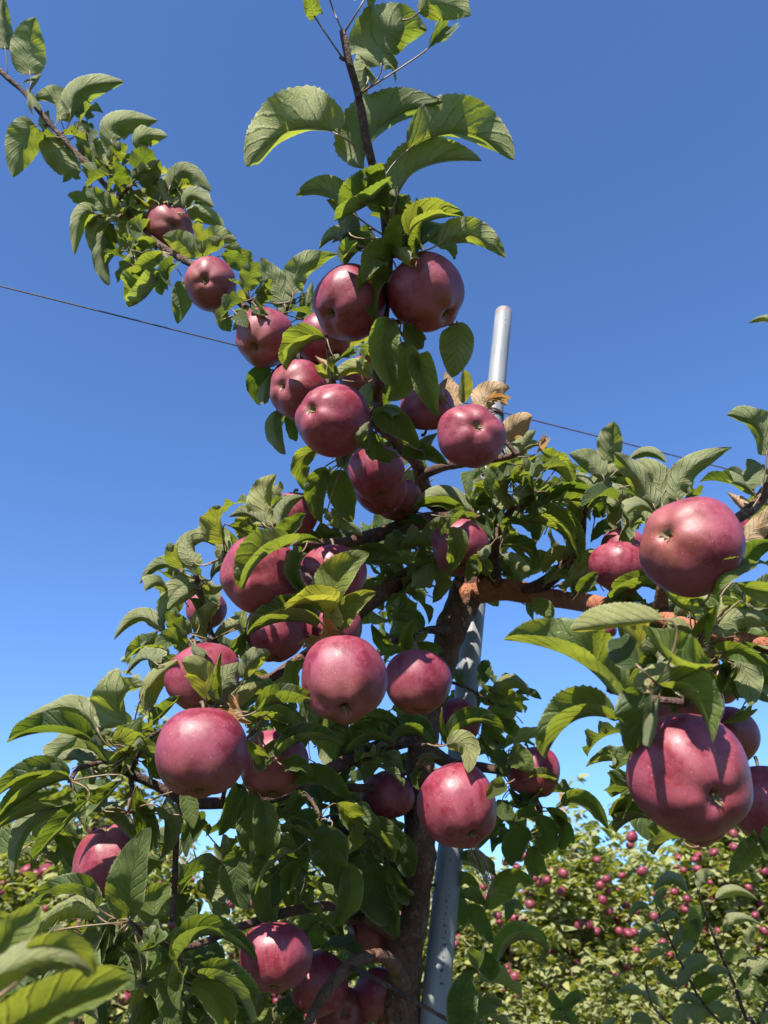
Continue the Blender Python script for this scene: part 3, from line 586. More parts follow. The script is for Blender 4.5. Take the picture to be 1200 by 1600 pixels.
for line in LV.strip().splitlines():
    head, body = line.split('|'); nx, ny, nd = map(float, head.split())
    rg = random.Random(int(nx * 7 + ny)); NP = P(nx, ny, nd)
    q, dist = nearest(NP)
    s = [(q, .0026)]
    if dist > .004:
        mid = q.lerp(NP, .5) + Vector((rg.uniform(-1, 1), rg.uniform(-1, 1), rg.uniform(0, 1))) * dist * .12
        s = catmull([(q, .0034), (mid, .0026), (NP, .0023)], .006)
    else: s = [(NP - Vector((0, 0, .006)), .003), (NP, .003)]
    s.append((NP + (NP - q).normalized() * .004 if dist > .004 else NP + Vector((0, 0, .006)), .0012))
    V, Fc = tube(s, 7, .25, 300); tw = mk('twig', V, Fc, TWIG); child(tw, TREE)
    for ls in body.split(';'):
        f = ls.split(); n = list(map(float, f[:8])); code = f[8]
        side = 'u' if 'u' in code else 't'
        L2 = math.hypot(n[4] - n[0], n[5] - n[1]); real = L2 * nd / F
        # a leaf folded into a V: the half nearer the ground stands up in front and shows its pale underside
        if side == 't' and L2 > 38:
            low = 6 if n[4] < n[0] else 7; hi = 13 - low
            asym = n[low] < .8 * n[hi] and n[low] > 5 and abs(n[4] - n[0]) > .7 * abs(n[5] - n[1])
            if asym or (abs(n[4] - n[0]) > .8 * abs(n[5] - n[1]) and rg.random() < .5):
                w0 = abs(n[low]); n[3] += w0 * .7; n[1] += w0 * .1
                n[hi] += w0 * .85; n[low] = -rg.uniform(.25, .55) * n[hi]
        want = rg.uniform(.062, .078); dz = math.sqrt(max(0, want ** 2 - real ** 2)) * .75 * rg.choice((-1, 1, 1))
        d0 = nd + rg.uniform(-.012, .008)
        dd3 = [d0, d0 + dz * .5 + (-.006 if side == 't' else .004) * (L2 / 80), d0 + dz]
        # a leaf lies in front of the apples it crosses
        for (axx, ayy, ar, ad) in AP:
            if math.hypot(n[2] - axx, n[3] - ayy) < ar * .93 or math.hypot(n[4] - axx, n[5] - ayy) < ar * .86:
                for j in range(3):
                    ee = math.hypot(n[2 * j] - axx, n[2 * j + 1] - ayy)
                    off = math.sqrt(max(0, 1 - min(1, ee / ar) ** 2)) * ar * ad / F; off = max(off, .35 * ar * ad / F if j else 0)
                    lim = ad - off - (.012 if j == 1 else .009) if ee < ar * 1.15 else ad - .005
                    dd3[j] = min(dd3[j], lim)
        b = P(n[0], n[1], dd3[0]); t = P(n[4], n[5], dd3[2]); m = P(n[2], n[3], dd3[1]); d0 = dd3[1]
        Vd = (CAM - m).normalized(); k = d0 / F
        big = L2 > 60
        Vv, Ff, UVs, mi = leaf_geo(b, m, t, n[6] * k * 1.08, n[7] * k * 1.08, Vd, side, rg, 46 if big else 26, 4 if big else 3, pet=NP if (NP - b).length < .09 else b + (b - m).normalized() * .02)
        yl = rg.uniform(.25, .55) if 'y' in code else rg.uniform(0, .10) * (rg.random() < .6); bn = rg.uniform(.75, .95) if 'b' in code else 0
        o = mk('leaf', Vv, Ff, [LEAF, PET], uvs=UVs, tint=[(rg.random(), yl, bn, 1)] * len(Vv), midx=mi)
        o.parent = tw; o.matrix_parent_inverse = Matrix.Identity(4)
        if 'b' in code: o['label'] = 'dry tan leaf'
        lcount += 1
    nodes.append(NP)
print('hand leaves', lcount)

# ------------------------------------------------------------ leaves deeper inside the crown
FILL = [ # cx cy rx ry d0 d1 n size
 (560, 920, 90, 45, 1.22, 1.35, 14, .075), (620, 900, 60, 60, 1.3, 1.45, 22, .075), (500, 1190, 120, 60, 1.12, 1.3, 36, .08), (480, 1290, 120, 60, 1.05, 1.25, 44, .08),
 (430, 1380, 90, 50, 1.0, 1.2, 16, .08), (560, 1380, 60, 60, 1.15, 1.3, 20, .08), (540, 1490, 80, 60, 1.12, 1.3, 26, .08), (480, 1580, 110, 35, 1.08, 1.25, 24, .08),
 (330, 1360, 70, 60, 1.0, 1.15, 20, .075), (110, 1510, 90, 70, .8, 1.0, 16, .08), (60, 1300, 60, 40, .95, 1.05, 8, .075), (230, 1360, 60, 60, .98, 1.1, 10, .075), (240, 1520, 90, 50, .95, 1.1, 24, .075), (340, 1560, 70, 45, .95, 1.1, 22, .075), (170, 1170, 50, 60, .98, 1.1, 16, .07),
 (60, 1260, 60, 35, .95, 1.05, 8, .075), (330, 1010, 60, 40, 1.08, 1.18, 16, .07), (300, 930, 45, 35, 1.08, 1.15, 10, .065), (420, 1080, 60, 50, 1.0, 1.15, 14, .07),
 (490, 830, 90, 30, 1.12, 1.25, 20, .07), (400, 800, 40, 25, 1.05, 1.1, 5, .07), (600, 845, 70, 25, 1.25, 1.4, 16, .07), (560, 690, 50, 60, 1.12, 1.22, 12, .07), (640, 740, 40, 30, 1.22, 1.4, 8, .07),
 (800, 780, 60, 40, 1.3, 1.42, 18, .075), (770, 860, 50, 45, 1.3, 1.45, 14, .07), (870, 780, 60, 35, 1.25, 1.35, 16, .07), (900, 890, 50, 35, 1.28, 1.38, 18, .07), (960, 770, 50, 45, 1.2, 1.3, 14, .07), (1010, 780, 50, 40, 1.08, 1.18, 8, .07),
 (1040, 960, 90, 40, .98, 1.1, 22, .075), (1120, 980, 80, 60, .92, 1.05, 30, .075), (1060, 1050, 80, 50, .85, 1.0, 26, .075), (1160, 1030, 40, 60, .9, 1.05, 14, .075), (1030, 1150, 60, 50, .9, 1.0, 10, .075), (1000, 1230, 35, 40, .95, 1.02, 6, .075),
 (780, 1130, 35, 60, 1.35, 1.45, 14, .07), (800, 1270, 60, 60, 1.28, 1.38, 18, .07), (740, 1390, 45, 50, 1.35, 1.5, 10, .07), (770, 1560, 50, 50, 1.1, 1.3, 10, .075), (620, 1020, 50, 30, 1.25, 1.35, 12, .06),
 (205, 300, 55, 55, 1.33, 1.42, 26, .055), (235, 385, 55, 35, 1.27, 1.36, 13, .055), (320, 385, 40, 25, 1.2, 1.3, 4, .055), (120, 215, 40, 40, 1.36, 1.42, 10, .05), (420, 480, 60, 30, 1.12, 1.2, 12, .05), (290, 320, 40, 30, 1.36, 1.42, 6, .06), (150, 260, 35, 35, 1.4, 1.45, 5, .06), (560, 545, 60, 40, 1.0, 1.1, 8, .065), (610, 370, 40, 25, .88, .92, 10, .06), (1185, 820, 25, 60, 1.0, 1.1, 8, .07),
 (772, 745, 32, 35, 1.2, 1.3, 12, .06), (772, 800, 35, 35, 1.25, 1.34, 14, .065), (772, 855, 24, 30, 1.28, 1.34, 8, .06), (650, 880, 60, 30, 1.14, 1.24, 12, .07), (820, 745, 40, 30, 1.1, 1.2, 10, .06), (600, 1150, 60, 25, 1.3, 1.4, 8, .075), (720, 1100, 30, 60, 1.4, 1.5, 6, .07)]
rg = random.Random(99); SV = []; SF = []; SU = []; ST = []; SM = []
LIM = max(0, 300 - 0)
fl = []
for (cx, cy, rx, ry, d0, d1, n, size) in FILL:
    tries = 0; k = 0
    while k < n and tries < n * 6:
        tries += 1
        a = rg.uniform(0, 6.28); q = math.sqrt(rg.random()); x = cx + rx * q * math.cos(a); y = cy + ry * q * math.sin(a); d = rg.uniform(d0, d1)
        if any(math.hypot(x - ax_, y - ay_) < ar + 12 and d < ad_ + .05 for ax_, ay_, ar, ad_ in AP): continue
        b = P(x, y, d)
        dr = Vector((rg.gauss(0, 1), rg.gauss(0, .8), rg.gauss(-.35, .7))).normalized()
        Nv = (Vector((rg.gauss(0, .5), rg.gauss(0, .5) - .25, .9)) ).normalized()
        Nv = (Nv - dr * Nv.dot(dr)).normalized()
        L = size * rg.uniform(.75, 1.15); W_ = L * rg.uniform(.24, .30)
        m = b + dr * L * .5 + Nv * L * rg.uniform(.02, .14); t = b + dr * L * .95 - Nv * L * .08
        cs = rg.uniform(.72, .93)
        g = leaf_geo(b, m, t, W_ * cs, W_ * cs, Nv, 't', rg, 14, 2, W=W_, pet=b - dr * .02 - Vector((0, 0, .01)))
        k += 1; fl.append((d, g, (rg.random(), rg.uniform(.2, .5) if rg.random() < .08 else 0, 0, 1)))
print('filler leaves', len(fl))
# the joined deep foliage is one part of the tree
for d, (V, Fc, UVs, mi), tn in fl:
    n0 = len(SV); SV += V; SU += UVs; SM += mi; ST += [tn] * len(V)
    SF += [tuple(i + n0 for i in f) for f in Fc]
o = mk('foliage', SV, SF, [LEAF, PET], uvs=SU, tint=ST, midx=SM); o['kind'] = 'stuff'; child(o, TREE)

# ------------------------------------------------------------ blurred leaves close to the lens, on a low shoot of their own
sh = empty('low_shoot', P(-160, 1700, .42), 'low leafy shoot with big out-of-focus leaves in the bottom left corner', 'shoot')
s = catmull([(P(-160, 1900, .5), .004), (P(-120, 1700, .42), .0035), (P(-70, 1600, .37), .003), (P(-40, 1540, .38), .002)], .01)
V, Fc = tube(s, 8, .1); child(mk('stem', V, Fc, TWIG), sh)
for (a, dd, code) in [((-20, 1512, 20, 1458, 62, 1416, 30, 28), .46, 't'), ((-60, 1585, 40, 1500, 147, 1520, 24, 34), .36, 'u'), ((50, 1512, 100, 1484, 148, 1522, 26, 14), .375, 't'), ((-30, 1640, 90, 1574, 204, 1530, 46, 34), .40, 't'), ((-60, 1470, -30, 1440, 20, 1435, 16, 20), .5, 't')]:
    rg = random.Random(int(a[4])); k = dd / F
    b = P(a[0], a[1], dd); m = P(a[2], a[3], dd - .004); t = P(a[4], a[5], dd + .012)
    Vd = (CAM - m).normalized()
    g = leaf_geo(b, m, t, a[6] * k, a[7] * k, Vd, code, rg, 36, 4, pet=P(-70, 1600, .37))
    o = mk('leaf', g[0], g[1], [LEAF, PET], uvs=g[2], tint=[(1, .16, 0, 1)] * len(g[0]), midx=g[3]); child(o, sh)

# ------------------------------------------------------------ young shoots of a neighbouring tree, bottom right
yt = empty('young_apple_tree', (P(1180, 1620, 1.5).x, P(1180, 1620, 1.5).y, 0), 'young leafy apple tree with upright bare-barked shoots at the bottom right', 'tree')
pb = P(1190, 1640, 1.5)
YB = []
def yl(pts, r0=.004, r1=.0015, w0=None):
    pp = [(P(x, y, d), .7 * r0 + .7 * (r1 - r0) * i / (len(pts) - 1)) for i, (x, y, d) in enumerate(pts)]
    if w0: pp = w0 + pp
    s = catmull(pp, .01); V, Fc = tube(s, 8, .15); o = mk('branch' if not w0 else 'trunk', V, Fc, TWIG); child(o, yt); YB.extend([p for p, r in s]); return o
yl([(1190, 1640, 1.5), (1165, 1590, 1.5), (1150, 1545, 1.5), (1130, 1500, 1.5), (1110, 1450, 1.5), (1096, 1412, 1.5), (1090, 1388, 1.5)], .006, .002, [(Vector((pb.x + .02, pb.y + .03, -.03)), .012), (Vector((pb.x + .02, pb.y, .6)), .010), (Vector((pb.x + .01, pb.y, 1.1)), .008)])
yl([(1150, 1620, 1.5), (1100, 1570, 1.5), (1072, 1520, 1.5), (1050, 1475, 1.5), (1035, 1440, 1.5), (1025, 1412, 1.5), (1030, 1398, 1.5)])
yl([(1150, 1640, 1.5), (1080, 1620, 1.45), (1035, 1590, 1.4), (1015, 1560, 1.4), (1008, 1520, 1.42)], .004)
yl([(1180, 1610, 1.5), (1200, 1560, 1.5), (1215, 1500, 1.52), (1222, 1450, 1.55)], .004)
yl([(1165, 1640, 1.5), (1060, 1680, 1.4), (960, 1660, 1.35), (900, 1610, 1.3), (880, 1575, 1.3)], .004)
YL = """1075 1396 1050 1374 1020 1393 10 12 u;1093 1388 1100 1370 1118 1366 12 9 u;1118 1405 1150 1390 1186 1408 8 10 u;1105 1425 1088 1434 1092 1459 12 14 t;1130 1460 1150 1434 1193 1447 8 14 u;1112 1503 1084 1510 1058 1550 10 14 u;1170 1525 1186 1508 1212 1511 14 14 u;1035 1460 1014 1454 993 1476 8 10 u;1014 1420 998 1418 984 1438 6 9 u;1005 1556 984 1546 962 1552 7 8 u;1005 1558 1020 1560 1038 1581 10 8 u;1085 1602 1102 1572 1138 1576 14 16 u;1155 1556 1180 1549 1206 1576 14 14 u;1070 1612 1064 1588 1086 1568 13 13 u;1096 1440 1082 1456 1084 1480 12 12 t;1050 1485 1030 1484 1010 1500 8 9 u;1060 1500 1075 1480 1090 1470 9 9 u;1130 1500 1150 1490 1172 1495 9 9 t;1120 1530 1100 1530 1080 1545 9 9 t;1150 1545 1165 1530 1170 1510 9 9 t;1040 1420 1030 1405 1042 1390 8 8 u;1030 1440 1050 1430 1065 1440 7 7 u;1100 1575 1080 1560 1060 1565 9 9 u;1160 1590 1140 1585 1125 1600 10 10 u;1200 1560 1185 1545 1180 1530 9 9 t;1100 1570 1115 1550 1140 1545 9 9 t;1060 1540 1040 1530 1030 1510 8 8 u;1050 1480 1062 1460 1060 1440 8 8 u;1140 1520 1120 1515 1105 1520 7 7 u;1190 1600 1200 1590 1220 1590 10 10 u;1020 1600 1000 1590 985 1600 9 9 u;900 1600 880 1585 860 1590 9 10 t;885 1580 895 1560 915 1555 9 9 t;960 1640 950 1610 965 1590 10 10 u;880 1575 865 1562 862 1545 8 8 t;1180 1480 1170 1465 1180 1445 8 8 u"""
for ls in YL.split(';'):
    f = ls.split(); n = list(map(float, f[:8])); rg = random.Random(int(n[0] + n[5])); d0 = 1.49 + rg.uniform(-.03, .02)
    k = d0 / F; b = P(n[0], n[1], d0); m = P(n[2], n[3], d0); t = P(n[4], n[5], d0 + rg.uniform(-.02, .03))
    q = min(YB, key=lambda p: (p - b).length)
    g = leaf_geo(b, m, t, n[6] * k, n[7] * k, (CAM - m).normalized(), f[8], rg, 20, 3, pet=q if (q - b).length < .08 else b + (b - m) * .4)
    o = mk('leaf', g[0], g[1], [LEAF, PET], uvs=g[2], tint=[(rg.random(), .1, 0, 1)] * len(g[0]), midx=g[3]); child(o, yt)

# ------------------------------------------------------------ the galvanised pole, the wire and the frayed twine
M = NM('galvanised_steel'); co = M.n('ShaderNodeTexCoord').outputs['Object']
n1 = M.noise(M.map(co, (1, 1, .25)), 30, 4); n2 = M.noise(M.map(co, (1, 1, .12)), 120, 5, .6); n3 = M.noise(co, 12, 3)
c = M.mix(M.ramp(n1, .3, .7), C4(.165, .175, .185), C4(.215, .225, .235)); c = M.mix(M.ramp(n2, .58, .70, 0, .55), c, C4(.09, .10, .11)); c = M.mix(M.ramp(n3, .62, .75, 0, .4), c, C4(.30, .30, .29))
sepz = M.n('ShaderNodeSeparateXYZ'); M.set(sepz.inputs[0], co); zt = sepz.outputs[2]
rust = M.ramp(M.math('ADD', zt, M.math('MULTIPLY', n3, .03)), -.006, .012)
rust = M.math('MULTIPLY', rust, M.ramp(M.noise(co, 90, 3), .42, .6, .1, .75))
c = M.mix(rust, c, C4(.28, .09, .035))
M.set(M.b.inputs['Base Color'], c); M.b.inputs['Metallic'].default_value = .0; M.set(M.b.inputs['Roughness'], M.math('ADD', .42, M.math('MULTIPLY', n1, .25)))
M.set(M.b.inputs['Normal'], M.bump(n2, .0006)); STEEL = M.m
A0 = P(677, 1600, 1.13); B0 = P(787, 487, 1.93); ax = (B0 - A0).normalized(); A0 = A0 - ax * ((A0.z + .25) / ax.z)
pole = empty('metal_pole', Vector((A0.x, A0.y, 0)) , 'grey galvanised support pole leaning up behind the apple tree with a rusty top end', 'pole')
Lp = (B0 - A0).length; r = .0205; V = []; Fc = []; seg = 32
zz = ax; xx = zz.orthogonal().normalized(); yy = zz.cross(xx)
rows = [(-Lp, r)] + [(-Lp + Lp * i / 30, r) for i in range(1, 30)] + [(-.002, r), (0, r - .001), (0, r - .003), (-.05, r - .003)]
for z_, rr in rows:
    for k in range(seg):
        a = 2 * math.pi * k / seg; V.append((rr * math.cos(a), rr * math.sin(a), z_))
for i in range(len(rows) - 1):
    for k in range(seg): k2 = (k + 1) % seg; Fc.append((i * seg + k, i * seg + k2, (i + 1) * seg + k2, (i + 1) * seg + k))
pt = mk('tube', V, Fc, STEEL); mw = Matrix((xx, yy, zz)).transposed().to_4x4(); mw.translation = B0; child(pt, pole); pt.matrix_basis = mw
# black marker-like scuffs printed along the tube, thin flakes just proud of it
INK = plain('black_scuff', (.03, .03, .035), .7)
V = []; Fc = []; rg = random.Random(5)
def on_pole(px, py):
    best = min(range(400), key=lambda i: abs(proj(A0 + ax * (Lp * i / 400))[1] - py)); return A0 + ax * (Lp * best / 400)
for (px, py, n, span) in [(-3, 1440, 26, 46), (-6, 1500, 9, 26), (-8, 1530, 6, 14), (-1, 1330, 4, 10), (-2, 1050, 4, 14), (-6, 505, 14, 22), (0, 1345, 3, 6)]:
    for k in range(n):
        c0 = on_pole(0, py + rg.uniform(-span, span)); vv = (CAM - c0).normalized(); vv = (vv - ax * vv.dot(ax)).normalized(); ss = ax.cross(vv)
        an = (px + rg.uniform(-3, 3)) / 22.0; rad = vv * math.cos(an) - ss * math.sin(an); tan = ax.cross(rad)
        c1 = c0 + rad * (r + .0003); h = rg.uniform(.0008, .0035); w_ = rg.uniform(.0004, .0012); b_ = len(V); sk = rg.uniform(-.4, .4)
        V += [c1 - tan * w_ - ax * h, c1 + tan * w_ * .6 - ax * h * sk, c1 + tan * w_ + ax * h, c1 - tan * w_ * .5 + ax * h * .8]; Fc.append((b_, b_ + 1, b_ + 2, b_ + 3))
child(mk('print_marks', V, Fc, INK, smooth=False), pole)
# wire
WIRE = plain('wire_steel', (.07, .035, .028), .5, 200, .5)
wp = on_pole(0, 652); h = wp.z
def at_h(x, y):
    dv = (P(x, y, 1) - CAM); return CAM + dv * ((h - CAM.z) / dv.z)
e1 = at_h(0, 447); e2 = at_h(1165, 740); dirw = (e2 - e1).normalized()
pts = [e1 - dirw * 3.0] + [e1 + (e2 - e1) * t for t in (0, .25, .5, .75, 1)] + [e2 + dirw * 4.0]
V, Fc = tube([(p, .0014) for p in pts], 8)
wr = mk('trellis_wire', V, Fc, WIRE); tag(wr, 'thin dark trellis wire stretched across the sky past the top of the pole', 'wire')
s = []
for k in range(60):
    a = k / 59 * 6.28 * 3.2; rad = xx * math.cos(a) + yy * math.sin(a)
    s.append((wp + rad * (r + .0018) + ax * (k / 59 * .016 - .004 + .003 * math.sin(a * 1.7)), .0014))
V, Fc = tube(s, 6)
child(mk('wire_tie', V, Fc, WIRE), pole)
# frayed twine
TW = plain('dry_fibre', (.30, .20, .13), .8, 300, .4)
V = []; Fc = []; rg = random.Random(11)
for k in range(26):
    a = P(736 + rg.uniform(-5, 5), 1316 + rg.uniform(-4, 4), 1.06); x1 = 742 + rg.uniform(-10, 22); x2 = 768 + rg.gauss(0, 9)
    s = catmull([(a, .00035), (P(x1, 1345 + rg.uniform(-5, 5), 1.05 + rg.uniform(-.02, .02)), .0004), (P((x1 + x2) / 2 + rg.uniform(-5, 5), 1375, 1.05 + rg.uniform(-.02, .02)), .0004), (P(x2, 1395 + rg.uniform(-25, 12), 1.04 + rg.uniform(-.02, .03)), .0002)], .008)
    tube(s, 4, V=V, Fc=Fc)
tag(mk('frayed_twine', V, Fc, TW), 'tuft of frayed brown twine hanging beside the pole under the red apple', 'twine')

# ------------------------------------------------------------ orchard trees behind
def far_tree(seed, height, rad, nleaf, base=.45, shoots=5, leaf=.075):
    rg = random.Random(seed)
    tV, tF = [], []
    tr = [(Vector((0, 0, -.05)), .06), (Vector((rg.uniform(-.04, .04), rg.uniform(-.04, .04), height * .3)), .045), (Vector((rg.uniform(-.1, .1), rg.uniform(-.1, .1), height * .6)), .03), (Vector((rg.uniform(-.15, .15), rg.uniform(-.15, .15), height * .9)), .012)]
    ts = catmull(tr, .1); tube(ts, 8, .1, V=tV, Fc=tF)
    limbs = []; samp = []
    for k in range(13):
        z0 = height * rg.uniform(.22, .85); a = rg.uniform(0, 6.28); i = min(range(len(ts)), key=lambda j: abs(ts[j][0].z - z0)); p0 = ts[i][0]
        L = rad * rg.uniform(.6, 1.1) * (1.15 - .35 * z0 / height); dv = Vector((math.cos(a), math.sin(a), rg.uniform(-.05, .5)))
        p1 = p0 + dv * L * .5 + Vector((0, 0, .05)); p2 = p0 + dv * L + Vector((rg.uniform(-.1, .1), rg.uniform(-.1, .1), rg.uniform(-.15, .2)))
        s = catmull([(p0, .016), (p1, .010), (p2, .004)], .08); limbs.append(s)
        samp += [q for q, _ in s[1:]]
    for k in range(shoots):
        p0 = rg.choice(samp); p2 = Vector((p0.x + rg.uniform(-.15, .15), p0.y + rg.uniform(-.15, .15), height * rg.uniform(.95, 1.12)))
        if p2.z < p0.z + .2: continue
        s = catmull([(p0, .009), (p0.lerp(p2, .5) + Vector((rg.uniform(-.06, .06), 0, 0)), .006), (p2, .003)], .05); limbs.append(s); samp += [q for q, _ in s] * 2
    samp += [q for q, _ in ts[len(ts) // 3:]]
    V, Fc, UVs, T = [], [], [], []
    cl = max(1, nleaf // 7)
    for c_ in range(cl):
        p = rg.choice(samp) + Vector((rg.gauss(0, .13), rg.gauss(0, .13), rg.gauss(0, .12)))
        tn = rg.random() * .7
        for j in range(7):
            a = rg.uniform(0, 6.28); el = rg.uniform(-.6, .7)
            d = Vector((math.cos(a) * math.cos(el), math.sin(a) * math.cos(el), math.sin(el)))
            N_ = Vector((rg.gauss(0, .5), rg.gauss(0, .5), 1)); N_ = (N_ - d * N_.dot(d)).normalized(); S = d.cross(N_)
            L = leaf * rg.uniform(.6, 1.15); W_ = L * .27; b0 = p + d * .015; n0 = len(V)
            dr = -N_ * L
            V += [b0, b0 + d * L * .35 + S * W_ + N_ * W_ * .35, b0 + d * L * .38, b0 + d * L * .35 - S * W_ + N_ * W_ * .35,
                  b0 + d * L * .72 + S * W_ * .75 + dr * .06, b0 + d * L * .74 + dr * .12, b0 + d * L * .72 - S * W_ * .75 + dr * .06, b0 + d * L + dr * .25]
            Fc += [(n0, n0 + 2, n0 + 1), (n0, n0 + 3, n0 + 2), (n0 + 1, n0 + 2, n0 + 5, n0 + 4), (n0 + 2, n0 + 3, n0 + 6, n0 + 5), (n0 + 4, n0 + 5, n0 + 7), (n0 + 5, n0 + 6, n0 + 7)]
            UVs += [(0, 0), (.35, .8), (.38, 0), (.35, -.8), (.72, .8), (.74, 0), (.72, -.8), (1, 0)]
            T += [(min(1, tn + rg.random() * .5), .6 if rg.random() < .08 else .04 + .24 * rg.random(), 0, 1)] * 8
    me = []
    for nm, v_, f_, m_, uv_, t_ in (('trunk', tV, tF, BARK, None, None), ('foliage', V, Fc, LEAFF, UVs, T)):
        o = mk(nm, v_, f_, m_, uvs=uv_, tint=t_, smooth=True); me.append((nm, o.data)); bpy.data.objects.remove(o)
    for s in limbs:
        v_, f_ = tube(s, 6, .1); o = mk('limb', v_, f_, BARKR if len(me) == 4 else BARK); me.append(('limb', o.data)); bpy.data.objects.remove(o)
    return me
PRO = [far_tree(1, 2.5, .75, 9500), far_tree(2, 2.45, .8, 10000), far_tree(3, 2.6, .7, 9000), far_tree(4, 2.4, .8, 9500, shoots=8)]
TALL = far_tree(9, 3.05, .17, 1500, shoots=3)
TR = [ # x y proto scale rot label
 (-3.1, 6.0, 0, 1.05, 0.3, 'orchard tree cut by the left edge behind the foreground leaves'),
 (-2.35, 5.6, 1, 1.02, 1.3, 'orchard tree carrying three clustered apples at the far left'),
 (-1.45, 5.8, 2, .96, 2.2, 'orchard tree seen through the gap under the lower left apple'),
 (-.65, 5.9, 3, .92, .7, 'orchard tree just left of the trunk, far behind'),
 (.1, 6.0, 0, .94, 3.4, 'orchard tree straight behind the trunk and the pole'),
 (.78, 5.7, 1, .93, 4.4, 'orchard tree right of the pole behind the dark leaf spray'),
 (1.28, 5.5, 3, .97, 2.9, 'full orchard tree with bare reddish limbs in the right background'),
 (1.92, 5.6, 2, .99, 5.1, 'orchard tree whose top carries a lone pair of apples against the sky'),
 (2.5, 5.9, 1, 1.06, .5, 'dense orchard tree in the right background under the biggest apple'),
 (3.2, 6.0, 0, 1.07, 1.9, 'orchard tree at the right edge of the background row'),
 (-2.9, 8.6, 2, 1.1, 2.0, 'second-row orchard tree behind the far left tree'),
 (-1.3, 8.8, 3, 1.05, .1, 'second-row orchard tree left of the trunk'),
 (.6, 9.0, 1, 1.0, 4.0, 'second-row orchard tree behind the pole'),
 (1.9, 8.9, 0, 1.05, 1.2, 'second-row orchard tree in the gap at the right'),
 (3.3, 8.7, 3, 1.1, 5.2, 'second-row orchard tree near the right edge'),
 (-2.1, 7.4, 1, 1.0, 2.2, 'rear orchard tree in the gap at the far left'),
 (-.4, 7.5, 2, .95, 4.1, 'rear orchard tree filling the gap left of the trunk'),
 (1.1, 7.4, 2, .95, .9, 'rear orchard tree filling the gap right of the pole'),
 (1.75, 7.3, 1, .97, 3.3, 'rear orchard tree filling the dip at the right'),
 (2.6, 7.5, 3, 1.05, 2.2, 'rear orchard tree behind the dense right-hand tree'),
 (.9, 4.2, 0, .62, 2.4, 'low leafy young tree in the lower right, in front of the orchard row'),
 (1.55, 4.0, 3, .64, .4, 'low bushy tree at the bottom right behind the young shoots'),
]
tall = (-1.36, 4.3, None, 1.0, .8, 'slender tree whose top shoot stands against the sky at the left')
FT = []
SHORT = ['far tree cut by the left edge', 'far tree at the left behind the foreground leaves', 'far tree under the lower left apple', 'far tree just left of the trunk', 'far tree behind the pole', 'far tree just right of the pole', 'far tree with the bare reddish limb', 'far tree topped by a lone apple pair', 'far tree beneath the biggest foreground apple', 'far tree at the right edge']
for (x, y, p, sc, rz, lab) in TR + [tall]:
    src = TALL if p is None else PRO[p]
    e = empty('apple_tree', (x, y, 0), lab, 'tree', 'orchard trees in the background'); e.rotation_euler = (0, 0, rz); e.scale = (sc, sc, sc * .965)
    for nm, me in src:
        o = bpy.data.objects.new(nm, me); COL.objects.link(o); o.parent = e
        if nm == 'foliage': o['kind'] = 'stuff'
    FT.append(e)
# apples in the background
me, _, _ = apple_mesh('apple_far', 16, 12, 50); me.materials.append(APPLEF)
BG = [(988, 1308, 20), (984, 1321, 12), (1003, 1362, 18), (972, 1368, 13), (855, 1375, 16), (853, 1359, 12), (880, 1365, 17), (868, 1402, 17), (806, 1413, 15), (828, 1413, 17), (817, 1435, 17), (867, 1428, 17), (858, 1432, 12), (888, 1450, 17), (907, 1436, 14), (942, 1406, 15), (938, 1383, 15), (947, 1374, 14), (969, 1437, 18), (968, 1455, 13), (982, 1458, 17), (953, 1478, 17), (932, 1455, 13), (978, 1415, 13), (960, 1524, 17), (1022, 1432, 14), (1025, 1400, 12), (1037, 1400, 11), (1073, 1405, 13), (1086, 1343, 13), (1115, 1332, 15), (1147, 1324, 14), (1170, 1388, 16), (1188, 1415, 15), (1155, 1423, 15), (1180, 1430, 13), (1168, 1457, 16), (1148, 1483, 14), (1166, 1490, 15), (1123, 1455, 13), (1126, 1368, 12), (1120, 1388, 13), (1083, 1383, 12), (1060, 1340, 12), (1112, 1357, 12), (1177, 1363, 12), (863, 1485, 14), (805, 1527, 18), (813, 1558, 17), (868, 1575, 15), (862, 1545, 11), (873, 1550, 10), (885, 1549, 10), (977, 1510, 15), (995, 1597, 18), (807, 1355, 13), (790, 1348, 12), (883, 1382, 10), (1057, 1355, 10), (1090, 1323, 13), (1075, 1343, 10), (1130, 1380, 10), (1122, 1526, 10), (1070, 1557, 13), (1018, 1577, 9), (903, 1488, 10), (850, 1418, 12), (917, 1373, 10), (877, 1437, 10), (822, 1448, 13), (1146, 1303, 14), (770, 1412, 12), (780, 1440, 12), (756, 1386, 12), (42, 1360, 22), (57, 1367, 19), (72, 1359, 21), (97, 1367, 12), (122, 1460, 20), (142, 1463, 14), (132, 1474, 13), (50, 1483, 14), (237, 1556, 18), (195, 1560, 22), (230, 1540, 14), (330, 1366, 10), (325, 1406, 10), (296, 1427, 9), (279, 1441, 13), (5, 1380, 8), (175, 1432, 9), (348, 1350, 9), (15, 1500, 12), (90, 1500, 12), (470, 1390, 10), (455, 1420, 9), (300, 1375, 9), (215, 1575, 14)]
rg = random.Random(21); bgset = list(BG)
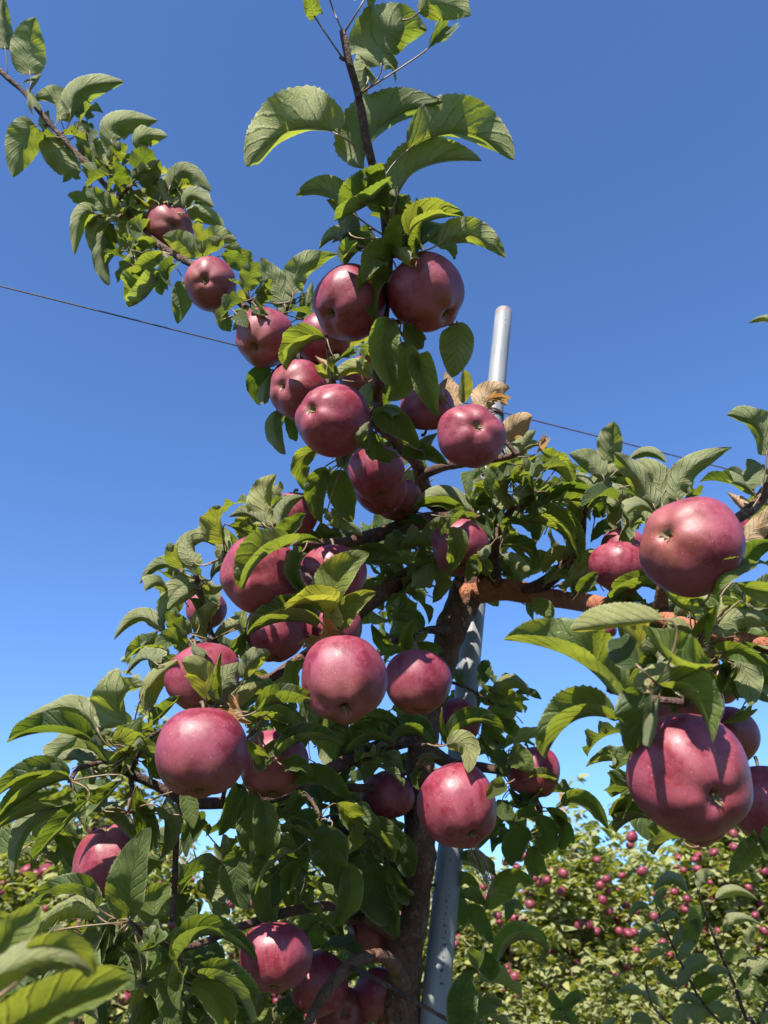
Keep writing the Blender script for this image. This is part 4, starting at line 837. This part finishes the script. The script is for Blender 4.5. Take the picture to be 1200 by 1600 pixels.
while len(bgset) < 290:
    if rg.random() < .5:
        q = rg.choice(bgset); x = q[0] + rg.gauss(0, 14); y = max(q[1], 1330) + rg.gauss(0, 10)
    else: x = rg.choice((rg.uniform(700, 1210), rg.uniform(700, 1210), rg.uniform(0, 640))); y = 1335 + 285 * rg.random() ** .9 if x > 640 else 1380 + 230 * rg.random()
    if all(math.hypot(x - a, y - b) > 8 for a, b, _ in bgset): bgset.append((x, y, rg.uniform(8.5, 16)))
per = {}
for i, (x, y, dpx) in enumerate(bgset):
    d = rg.uniform(4.15, 4.65) if dpx > 12 else rg.uniform(4.4, 5.0)
    size = dpx * d / F
    o = bpy.data.objects.new('apple', me); COL.objects.link(o); o.location = P(x, y, d); o.scale = (size / 2, size / 2 * rg.uniform(.94, 1.06), size / 2 * rg.uniform(.85, 1.1))
    o.rotation_euler = (rg.uniform(-.6, .6), rg.uniform(-.6, .6), rg.uniform(0, 6.28))
    px = P(x, y, d)
    near = min(FT[:10], key=lambda e: (Vector((e.location.x, e.location.y - .6, 0)) - Vector((px.x, px.y, 0))).length)
    per.setdefault(near.name, []).append((x, y, dpx, o))
for k, (tn, lst) in enumerate(sorted(per.items())):
    ti = [e.name for e in FT].index(tn); ph = SHORT[ti]
    rest = list(lst); names = {}
    for word, key in (('highest', lambda q: q[1]), ('lowest', lambda q: -q[1]), ('leftmost', lambda q: q[0]), ('rightmost', lambda q: -q[0]), ('largest', lambda q: -q[2])):
        if rest and len(lst) > 5:
            q = min(lst, key=key)
            if id(q) not in names: names[id(q)] = word; rest.remove(q)
    for q in lst:
        if id(q) in names: tag(q[3], names[id(q)] + ' red apple of those on the ' + ph, 'apple', 'apples on the ' + ph)
        else: tag(q[3], 'small red apple in the ' + ph, 'apple', 'apples on the ' + ph)
# far posts of the trellis rows
POST = plain('weathered_post', (.26, .13, .09), .8, 30)
for (px, ptop, d, lab) in [(876, 1232, 5.4, 'thin rusty trellis post against the sky right of the pole'), (622, 1285, 5.6, 'thin trellis post seen between the trunk and the dark leaves')]:
    t = P(px, ptop, d); V, Fc = tube([(Vector((t.x, t.y, -.2)), .017), (Vector((t.x, t.y, t.z * .5)), .017), (Vector((t.x, t.y, t.z)), .016), (Vector((t.x, t.y, t.z + .004)), .008)], 10)
    tag(mk('trellis_post', V, Fc, POST), lab, 'post')
